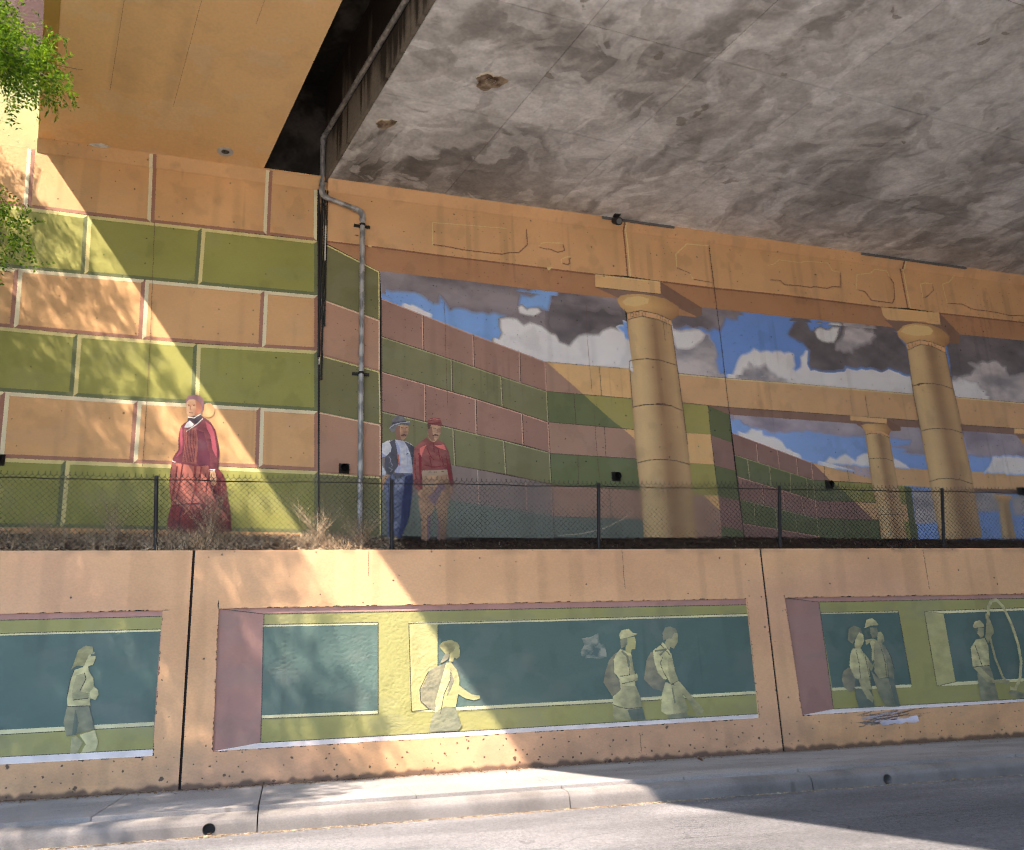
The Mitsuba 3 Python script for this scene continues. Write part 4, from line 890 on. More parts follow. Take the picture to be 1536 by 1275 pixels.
('painted_cloud',2,[('R','cl_grey',[(14925,4400),(15294,4482),(16493,4474),(16369,4035),(14908,4045)],0.008,'cl_grey_on_sky3',2)],None),
('painted_column',4,[('C','column',[(11413,5721),(11381,4567),(11420,4126),(11408,3494)],[(12000,5725),(12020,4575),(12025,4074),(12025,3503)]),('P','col_side',[(12006,5961),(12331,5802),(12315,5718),(12075,5710),(11980,5865)]),('P','under2',[(11093,5884),(11980,5865),(12077,5717),(11897,5649),(11363,5725)]),('P','col_face',[(11108,5972),(12012,5962),(11982,5860),(11092,5877)]),('EC','echinus',[(11332,5781),(11462,5824),(11767,5841),(11989,5842),(12065,5728),(12000,5607),(11846,5669),(11630,5693),(11418,5658)]),('P','neck',[(11418,5658),(11630,5693),(11848,5681),(11997,5595),(11995,5556),(11727,5628),(11416,5600)]),('L','line',0.01,[(11396,5088),(11577,5116),(11797,5121),(11993,5072)]),('L','line',0.01,[(11414,3956),(11714,3983),(12064,3968)]),('L','line',0.01,[(11408,5600),(11619,5634),(11837,5622),(11995,5556)])],'painted small far column between the two large ones'),
('painted_column',4,[('C','column',[(12851,7795),(12795,6565),(12821,5769),(12838,4949),(12826,4574),(12840,3460)],[(13891,7889),(13905,6641),(13928,5713),(13972,4923),(13958,4540),(13936,3556)]),('P','col_side',[(13902,8498),(14370,8045),(14332,7807),(14035,7781),(14001,7972),(13872,8220)]),('P','under2',[(12393,8179),(12700,8183),(13507,8211),(13871,8215),(14089,7954),(13865,7908),(12859,8096),(12679,7926)]),('P','col_face',[(12331,8467),(13902,8498),(13877,8215),(13687,8207),(13508,8216),(13483,8239),(12555,8190),(12440,8196),(12354,8277)]),('EC','echinus',[(12649,7924),(12859,8096),(13202,8186),(13622,8183),(13880,8117),(14073,7953),(14022,7793),(13876,7682),(13535,7775),(13242,7800),(12848,7676),(12683,7800)]),('P','echinus_hi',[(12741,7945),(12881,8060),(13193,8142),(13552,8137),(13652,8043),(13540,7942),(13140,7880),(12907,7897)]),('P','neck',[(12848,7676),(13242,7800),(13535,7775),(13876,7682),(13872,7553),(13514,7676),(13219,7691),(12848,7532)]),('L','line',0.014,[(12848,7676),(13242,7800),(13535,7775),(13876,7682)]),('L','line',0.014,[(12848,7532),(13220,7696),(13515,7681),(13872,7553)]),('L','col_dark',0.012,[(12901,7647),(12901,7592)]),('L','col_dark',0.012,[(12997,7689),(12998,7633)]),('L','col_dark',0.012,[(13093,7723),(13093,7667)]),('L','col_dark',0.012,[(13234,7761),(13234,7705)]),('L','col_dark',0.012,[(13441,7754),(13441,7697)]),('L','col_dark',0.012,[(13528,7744),(13528,7687)]),('L','col_dark',0.012,[(13614,7726),(13614,7669)]),('L','col_dark',0.012,[(13699,7700),(13699,7643)]),('L','col_dark',0.012,[(13784,7674),(13784,7617)]),('L','line',0.014,[(12816,6726),(13031,6783),(13272,6815),(13566,6809),(13878,6734)]),('P','col_dark',[(12942,6772),(13006,6801),(13155,6817),(13029,6773),(12962,6729)]),('P','echinus_hi',[(13028,6766),(13180,6794),(13141,6752),(12990,6726)]),('L','line',0.014,[(12831,5746),(13058,5801),(13295,5829),(13616,5825),(13927,5761)]),('L','line',0.014,[(12820,4677),(13060,4739),(13295,4764),(13636,4741),(13953,4658)]),('L','line',0.012,[(12832,7523),(12798,6565),(12821,5769)]),('L','line',0.012,[(13868,7573),(13902,6641),(13945,5709)])],'painted second large column, right of the middle'),
('painted_column',4,[('C','column',[(6305,7825),(6257,6748),(6251,5858),(6251,5001),(6278,4225),(6275,3448)],[(7227,7809),(7264,6745),(7300,5859),(7336,4997),(7340,4257),(7340,3439)]),('P','col_side',[(7068,8459),(7943,7999),(7931,7845),(7795,7778),(7433,7935),(7071,8189)]),('P','under',[(7433,7935),(7786,7807),(7795,7778),(7405,7781)]),('P','under2',[(5675,8185),(7055,8197),(7429,7942),(6731,7869),(6180,8004)]),('P','col_face',[(5694,8451),(7068,8459),(7059,8193),(5675,8185)]),('L','frieze_hi',0.016,[(5700,8441),(7057,8447)]),('L','line',0.014,[(5675,8183),(7058,8189)]),('EC','echinus',[(6107,7969),(6184,8058),(6328,8106),(6590,8141),(6875,8144),(7182,8096),(7435,7959),(7405,7781),(7236,7660),(6957,7747),(6607,7804),(6307,7716),(6167,7838)]),('P','echinus_hi',[(6221,7935),(6322,8038),(6586,8101),(6796,8066),(6764,7970),(6496,7873),(6286,7874)]),('P','neck',[(6307,7716),(6607,7804),(6958,7759),(7236,7660),(7238,7556),(6949,7654),(6597,7688),(6309,7591)]),('L','line',0.014,[(6307,7716),(6607,7804),(6958,7759),(7236,7660)]),('L','line',0.014,[(6308,7587),(6597,7683),(6948,7650),(7237,7551)]),('F','col_dark',0.01,[(6366,7717),(6432,7733),(6431,7665),(6365,7649)]),('F','col_dark',0.01,[(6486,7757),(6553,7773),(6552,7704),(6485,7688)]),('F','col_dark',0.01,[(6616,7766),(6683,7782),(6682,7713),(6614,7697)]),('L','col_dark',0.012,[(6932,7733),(6931,7673)]),('L','col_dark',0.012,[(7002,7717),(7001,7657)]),('L','col_dark',0.012,[(7094,7680),(7093,7620)]),('L','col_dark',0.012,[(7163,7652),(7162,7592)]),('L','line',0.015,[(6274,6750),(6450,6795),(6637,6824),(6916,6815),(7263,6740)]),('L','line',0.015,[(6255,5847),(6509,5909),(6717,5931),(7041,5925),(7289,5841)]),('P','col_dark',[(6717,5922),(6761,5959),(6905,5960),(7019,5941),(6833,5938)]),('L','line',0.012,[(6249,4791),(6491,4853),(6748,4882),(7069,4866),(7339,4806)]),('L','line',0.012,[(7223,7532),(7263,6740),(7303,5859),(7326,5192)]),('L','line',0.01,[(6262,6749),(6256,5858)]),('L','crack',0.01,[(7048,7745),(7050,7515),(7061,7220)]),('L','crack',0.008,[(7123,7729),(7103,7474)])],'painted nearest column in the middle with a broad capital'),
('painted_column',4,[('C','column',[(14544,4318),(14501,3925),(14458,3536)],[(14841,4355),(14825,3931),(14825,3541)]),('P','col_face',[(14474,4472),(14958,4458),(14900,4371),(14486,4373)]),('P','echinus',[(14504,4374),(14900,4371),(14831,4312),(14541,4304)])],'painted little column at the far right, low behind the fence'),
('painted_column',4,[('P','col_face',[(15392,5946),(16905,5930),(16874,5821),(15363,5833)]),('P','under2',[(15363,5833),(16874,5821),(16839,5697),(15525,5662)]),('P','echinus',[(15503,5720),(16839,5697),(16770,5451),(15584,5456)])],'painted capital cut by the right edge'),
('wall_joint',9,[('L','sealant',0.022,[(506,9559),(586,6072),(639,3368)])],'dark straight joint between the two painted wall bays'),
('wall_joint',9,[('L','sealant',0.012,[(8254,9381),(8287,7325),(8293,6121),(8315,3476)])],'thin dark slanting joint beside the painted pilaster'),
('hairline_crack',8,[('L','crack',0.007,[(2735,7571),(2743,6482),(2754,5660)])],None),
('hairline_crack',8,[('L','crack',0.007,[(5460,7832),(5440,7228),(5450,6600),(5466,6062)])],None),
('hairline_crack',8,[('L','crack',0.007,[(5482,5721),(5475,5246),(5487,4695),(5496,4453)])],None),
('hairline_crack',8,[('L','crack',0.007,[(-2084,8467),(-2011,6536),(-1981,5018),(-1974,4394)])],None),
('painted_woman',5,[('P','halo',[(-1000,5338),(-1004,5294),(-1020,5256),(-1046,5228),(-1079,5214),(-1113,5216),(-1145,5234),(-1170,5264),(-1184,5304),(-1187,5348),(-1177,5390),(-1156,5424),(-1126,5445),(-1092,5452),(-1058,5442),(-1029,5417),(-1009,5381)])],'painted woman in maroon bodice and long rose skirt'),
('painted_woman__skirt',6,[('P','rose_sh',[(-1566,4490),(-1417,4511),(-1211,4471),(-1016,4457),(-900,4406),(-813,4309),(-767,4133),(-745,3980),(-707,3827),(-680,3675),(-664,3437),(-931,3412),(-1250,3396),(-1552,3434),(-1575,3549),(-1561,3698),(-1534,3827),(-1559,3977),(-1582,4106),(-1584,4237),(-1580,4368)]),('R','rose',[(-1555,4475),(-1416,4496),(-1251,4447),(-1217,4206),(-1224,3987),(-1132,3773),(-1227,3685),(-1415,3831),(-1523,3806),(-1568,4107),(-1575,4346)],0.01),('R','rose',[(-1210,4449),(-1046,4445),(-1014,4213),(-959,3951),(-869,3780),(-988,3733),(-1099,3904),(-1202,4119)],0.01),('P','rose_hi',[(-1526,4326),(-1447,4351),(-1315,4159),(-1139,3903),(-1090,3752),(-1216,3836),(-1410,4069)]),('P','rose_hi',[(-1514,4459),(-1354,4476),(-1265,4336),(-1233,4140),(-1338,4202),(-1487,4350)]),('P','rose_hi',[(-1163,4340),(-1057,4256),(-961,3995),(-872,3845),(-997,3907),(-1131,4121)]),('P','rose_hi',[(-912,3822),(-785,3738),(-696,3588),(-779,3608),(-886,3714)]),('L','rose_sh',0.02,[(-1414,4463),(-1435,4155),(-1479,3893),(-1475,3509)]),('L','rose_sh',0.02,[(-1241,4448),(-1212,4119),(-1256,3835),(-1294,3470)]),('L','rose_sh',0.02,[(-1021,4346),(-1050,4124),(-1073,3796),(-1114,3451)]),('L','rose_sh',0.02,[(-891,4218),(-898,3953),(-824,3694),(-831,3435)]),('L','rose_sh',0.02,[(-1148,4429),(-1156,4208)]),('L','rose_sh',0.02,[(-1491,4416),(-1512,4109),(-1538,3892)]),('L','maroon_sh',0.022,[(-968,4127),(-875,3910),(-767,3782)]),('L','maroon_sh',0.022,[(-1374,3810),(-1406,3681),(-1412,3446)]),('L','maroon_sh',0.022,[(-1232,3771),(-1183,3621),(-1192,3429)]),('L','maroon_sh',0.022,[(-1533,3806),(-1316,3844),(-1136,3849),(-950,3778)])],None),
('painted_woman__bodice',7,[('P','maroon',[(-1373,5148),(-1193,5239),(-1053,5144),(-973,5023),(-920,4798),(-897,4664),(-899,4373),(-1023,4390),(-1035,4452),(-1229,4426),(-1454,4461),(-1567,4501),(-1551,4567),(-1488,4681),(-1501,4837),(-1494,4949),(-1470,5063)]),('P','maroon_sh',[(-1137,4968),(-1086,4790),(-1058,4656),(-1016,4457),(-1168,4429),(-1211,4471),(-1209,4784),(-1252,5008)]),('P','maroon_hi',[(-1126,5151),(-1039,5088),(-988,4976),(-936,4707),(-930,4572),(-998,4704),(-1041,4928),(-1099,5039)]),('P','maroon_sh',[(-1037,4657),(-1012,4368),(-1047,4456),(-1081,4700)]),('P','maroon_hi',[(-1487,4995),(-1459,5041),(-1436,4840),(-1434,4639),(-1520,4547),(-1467,4682)]),('P','rose',[(-1422,5010),(-1263,5025),(-1211,4829),(-1221,4460),(-1425,4489),(-1402,4775)]),('P','whitecl',[(-1428,5032),(-1401,5101),(-1353,5149),(-1288,5092),(-1316,5054),(-1376,5028)]),('P','dark',[(-1384,5191),(-1194,5255),(-1169,5183),(-1267,5093),(-1353,5147),(-1382,5118)]),('L','pearl',0.016,[(-1387,5202),(-1293,5192),(-1198,5264)]),('L','pearl',0.013,[(-1165,5190),(-1247,5094),(-1403,4965)]),('L','whitecl',0.02,[(-1023,4383),(-940,4380)]),('L','whitecl',0.016,[(-1569,4496),(-1519,4476)]),('L','maroon_sh',0.008,[(-1405,4999),(-1388,4775),(-1399,4486)]),('L','maroon_sh',0.008,[(-1383,5000),(-1366,4776),(-1377,4486)]),('L','maroon_sh',0.008,[(-1360,5002),(-1343,4777),(-1355,4487)]),('L','maroon_sh',0.008,[(-1338,5003),(-1321,4779),(-1332,4488)]),('L','maroon_sh',0.008,[(-1316,5004),(-1298,4780),(-1310,4489)]),('L','maroon_sh',0.008,[(-1293,5005),(-1276,4781),(-1288,4490)]),('L','maroon_sh',0.008,[(-1271,5007),(-1254,4782),(-1265,4491)])],None),
('painted_woman__head',7,[('P','skin',[(-1426,5419),(-1415,5500),(-1312,5519),(-1217,5490),(-1181,5400),(-1195,5284),(-1295,5221),(-1361,5215),(-1404,5260)]),('P','skin_sh',[(-1290,5486),(-1183,5446),(-1186,5308),(-1255,5246),(-1296,5233),(-1271,5349)]),('P','hair_w',[(-1434,5419),(-1430,5488),(-1396,5543),(-1315,5570),(-1231,5559),(-1176,5505),(-1157,5425),(-1164,5321),(-1191,5273),(-1188,5377),(-1226,5455),(-1311,5494),(-1383,5484),(-1415,5443)]),('L','skin_sh',0.013,[(-1399,5405),(-1358,5412)]),('L','skin_sh',0.013,[(-1327,5410),(-1281,5408)]),('L','skin_sh',0.012,[(-1351,5401),(-1359,5325),(-1338,5317)]),('L','rose_sh',0.013,[(-1368,5274),(-1319,5275)]),('L','dark',0.009,[(-1394,5391),(-1363,5391)]),('L','dark',0.009,[(-1321,5391),(-1284,5392)])],None),
('painted_woman__hand',7,[('P','skin',[(-1022,4363),(-944,4366),(-918,4261),(-909,4173),(-948,4132),(-984,4148),(-1009,4235)]),('L','skin_sh',0.01,[(-971,4259),(-953,4149)]),('L','skin_sh',0.01,[(-992,4258),(-978,4159)])],None),
('painted_man',5,[('P','face_m',[(1859,5256),(2073,5278),(2076,5142),(2037,5053),(1970,4981),(1879,5018),(1851,5151)]),('P','face_sh',[(1859,5245),(1930,5249),(1930,5114),(1960,4981),(1879,5018),(1851,5151)]),('P','mous',[(1956,5090),(2001,5114),(2037,5103),(2033,5074),(1996,5082),(1960,5068)]),('L','mous',0.01,[(1950,5215),(1991,5221)]),('L','mous',0.01,[(2026,5223),(2062,5225)]),('L','face_sh',0.01,[(2017,5212),(2031,5150),(2005,5139)]),('P','face_m',[(1636,4367),(1679,4399),(1778,4402),(1768,4352),(1679,4288),(1650,4128),(1628,4247)])],'painted man in blue grey hat, dark vest and denim trousers'),
('painted_man__hat',6,[('P','hat',[(1754,5198),(1779,5261),(1803,5284),(1799,5346),(1839,5390),(1904,5423),(1992,5410),(2026,5332),(2108,5326),(2097,5265),(2042,5270),(1951,5282),(1880,5236),(1835,5134),(1789,5131)]),('L','hat_hi',0.012,[(1758,5192),(1809,5249),(1941,5302),(2104,5328)]),('P','vest',[(1803,5304),(1880,5319),(2026,5344),(2030,5324),(1890,5289),(1803,5263)])],None),
('painted_man__shirt',6,[('P','shirtw',[(1635,4930),(1718,4979),(1869,5007),(2030,4984),(2138,4934),(2158,4877),(2138,4442),(1858,4435),(1699,4713),(1635,4700)]),('P','shirt_sh',[(1869,4987),(1929,4866),(1948,4540),(1901,4441),(1858,4440),(1868,4822)]),('P','shirtw',[(1639,4558),(1699,4450),(1699,4409),(1636,4383)]),('P','shirt_sh',[(1635,4771),(1699,4729),(1679,4702),(1635,4698)]),('L','shirt_sh',0.01,[(2040,4871),(2068,4464)])],None),
('painted_man__vest',7,[('P','vest',[(1748,4968),(1849,5010),(1894,4742),(1902,4569),(1788,4389),(1703,4430),(1669,4569),(1689,4712),(1778,4798),(1790,4880)]),('P','vest',[(2004,4983),(2091,4946),(2172,4894),(2156,4671),(2139,4527),(2120,4711),(2070,4873)]),('L','susp',0.024,[(1890,4758),(1922,4570)]),('L','hat_hi',0.008,[(1902,4569),(1877,4456)]),('L','hat_hi',0.008,[(1928,4570),(1957,4449)]),('L','hat_hi',0.006,[(1748,4715),(1778,4655),(1758,4614)]),('L','hat_hi',0.006,[(1778,4614),(1808,4565),(1768,4533)]),('L','hat_hi',0.006,[(1738,4532),(1798,4494),(1768,4452)])],None),
('painted_man__trousers',7,[('P','denim',[(1778,4412),(1858,4444),(2142,4446),(2132,4143),(2083,3743),(2032,3585),(1917,3338),(1723,3354),(1709,3853),(1666,4208),(1699,4319)]),('P','denim_sh',[(2017,4381),(2142,4430),(2131,4123),(2077,3724),(2032,3585),(1910,3338),(1898,3427),(1944,3662),(1955,3938)]),('P','denim_hi',[(1857,4335),(1977,4359),(1996,4259),(1896,4136),(1837,4214)]),('P','denim_hi',[(1807,3620),(1895,3641),(1875,3543),(1816,3503)]),('P','vest',[(1808,4430),(1977,4440),(2017,4401),(1897,4346),(1818,4363)]),('L','denim_sh',0.012,[(1738,4250),(1758,3854),(1748,3386)]),('L','denim_sh',0.012,[(1837,4054),(1956,4138)]),('L','denim_sh',0.012,[(1817,3856),(1935,3898)]),('L','denim_sh',0.012,[(1807,3679),(1915,3720)])],None),
('painted_man_001',5,[('P','face_m',[(2418,5234),(2464,5294),(2635,5282),(2633,5183),(2600,5082),(2533,5016),(2574,4991),(2470,4992),(2413,5072),(2400,5181)]),('P','face_sh',[(2418,5234),(2474,5269),(2489,5143),(2522,5019),(2471,5017),(2420,5077),(2400,5181)]),('P','mous',[(2489,5118),(2539,5142),(2586,5128),(2580,5102),(2530,5108),(2492,5098)]),('P','mous',[(2398,5307),(2464,5294),(2432,5214),(2403,5231)]),('L','mous',0.01,[(2505,5228),(2546,5235)]),('L','mous',0.01,[(2582,5228),(2615,5230)]),('L','face_sh',0.01,[(2567,5223),(2581,5169),(2555,5158)])],'painted man in red cap, red shirt and tan trousers'),
('painted_man_001__cap',6,[('P','red',[(2405,5371),(2455,5412),(2539,5425),(2618,5421),(2642,5363),(2655,5275),(2589,5288),(2516,5297),(2404,5303)]),('L','red_sh',0.016,[(2408,5312),(2516,5322),(2631,5341)]),('L','red_hi',0.012,[(2434,5383),(2518,5403),(2611,5400)])],None),
('painted_man_001__shirt',6,[('P','red',[(2383,5075),(2429,5015),(2512,4994),(2579,5039),(2678,4989),(2754,4863),(2795,4616),(2835,4308),(2820,4221),(2772,4275),(2727,4520),(2292,4497),(2301,4185),(2224,4162),(2147,4280),(2136,4670),(2157,4867),(2244,4954)]),('P','red_sh',[(2242,4798),(2293,4739),(2290,4493),(2301,4185),(2267,4177),(2249,4471)]),('P','red_sh',[(2705,4799),(2731,4510),(2776,4275),(2791,4409),(2774,4573)]),('P','red_hi',[(2264,4882),(2387,4950),(2345,4886),(2293,4739),(2262,4779)]),('P','red_hi',[(2511,4935),(2677,4964),(2717,4862),(2593,4898)]),('L','red_sh',0.014,[(2386,4888),(2446,4746),(2507,4686)]),('L','red_sh',0.014,[(2572,4897),(2610,4691)]),('L','red_sh',0.014,[(2501,4977),(2509,4810)]),('L','red_sh',0.014,[(2322,4596),(2505,4563),(2712,4602)]),('L','red_sh',0.014,[(2181,4713),(2178,4468),(2237,4227)]),('L','red_sh',0.014,[(2426,4745),(2464,4540)]),('L','red_sh',0.014,[(2632,4754),(2670,4569)])],None),
('painted_man_001__trousers',6,[('P','khaki',[(2292,4497),(2727,4526),(2741,4407),(2771,4244),(2741,3959),(2707,3757),(2682,3300),(2531,3299),(2550,3754),(2520,3913),(2437,3751),(2411,3293),(2272,3303),(2272,3708),(2225,4005),(2316,4068)]),('P','khaki_sh',[(2583,4299),(2665,4302),(2705,4201),(2622,4158),(2516,3913),(2466,3952),(2376,4070),(2458,4093)]),('P','khaki_sh',[(2455,3871),(2526,3913),(2554,3754),(2535,3299),(2567,3299),(2583,3675)]),('P','khaki_sh',[(2372,3750),(2437,3771),(2411,3293),(2367,3297)]),('P','belt',[(2292,4497),(2727,4530),(2734,4444),(2303,4408)]),('L','mous',0.012,[(2402,4476),(2453,4478)]),('L','mous',0.012,[(2494,4476),(2545,4482)]),('L','mous',0.012,[(2617,4489),(2669,4495)]),('L','khaki_sh',0.012,[(2461,4356),(2469,4153)])],None),
('painted_man_001__hand',7,[('P','face_m',[(2224,4162),(2301,4185),(2336,4089),(2370,4009),(2315,3988),(2275,4003),(2231,4066)]),('L','face_sh',0.008,[(2286,4087),(2315,3998)]),('L','face_sh',0.008,[(2316,4108),(2345,4013)]),('P','face_m',[(2767,4254),(2812,4215),(2801,4103),(2777,4122)])],None),
]
SKY_OUTLINE = [[(1592, 8034), (3106, 8025), (4689, 7995), (6013, 8004), (6249, 7998), (6334, 6513), (6245, 6598), (4589, 6601), (4313, 6687), (3252, 7003), (2342, 7289), (1617, 7521)], [(7174, 8013), (7932, 8011), (9843, 8001), (12494, 8024), (14383, 8033), (16221, 8052), (24324, 8144), (23637, 6443), (15833, 6558), (13915, 6567), (12776, 6556), (9948, 6579), (8296, 6572), (7177, 6591)], [(8301, 5828), (11049, 5816), (12774, 5814), (13910, 5814), (15637, 5802), (23322, 5664), (22304, 3146), (12014, 3450), (11992, 4574), (10032, 4958), (8315, 5472)]]
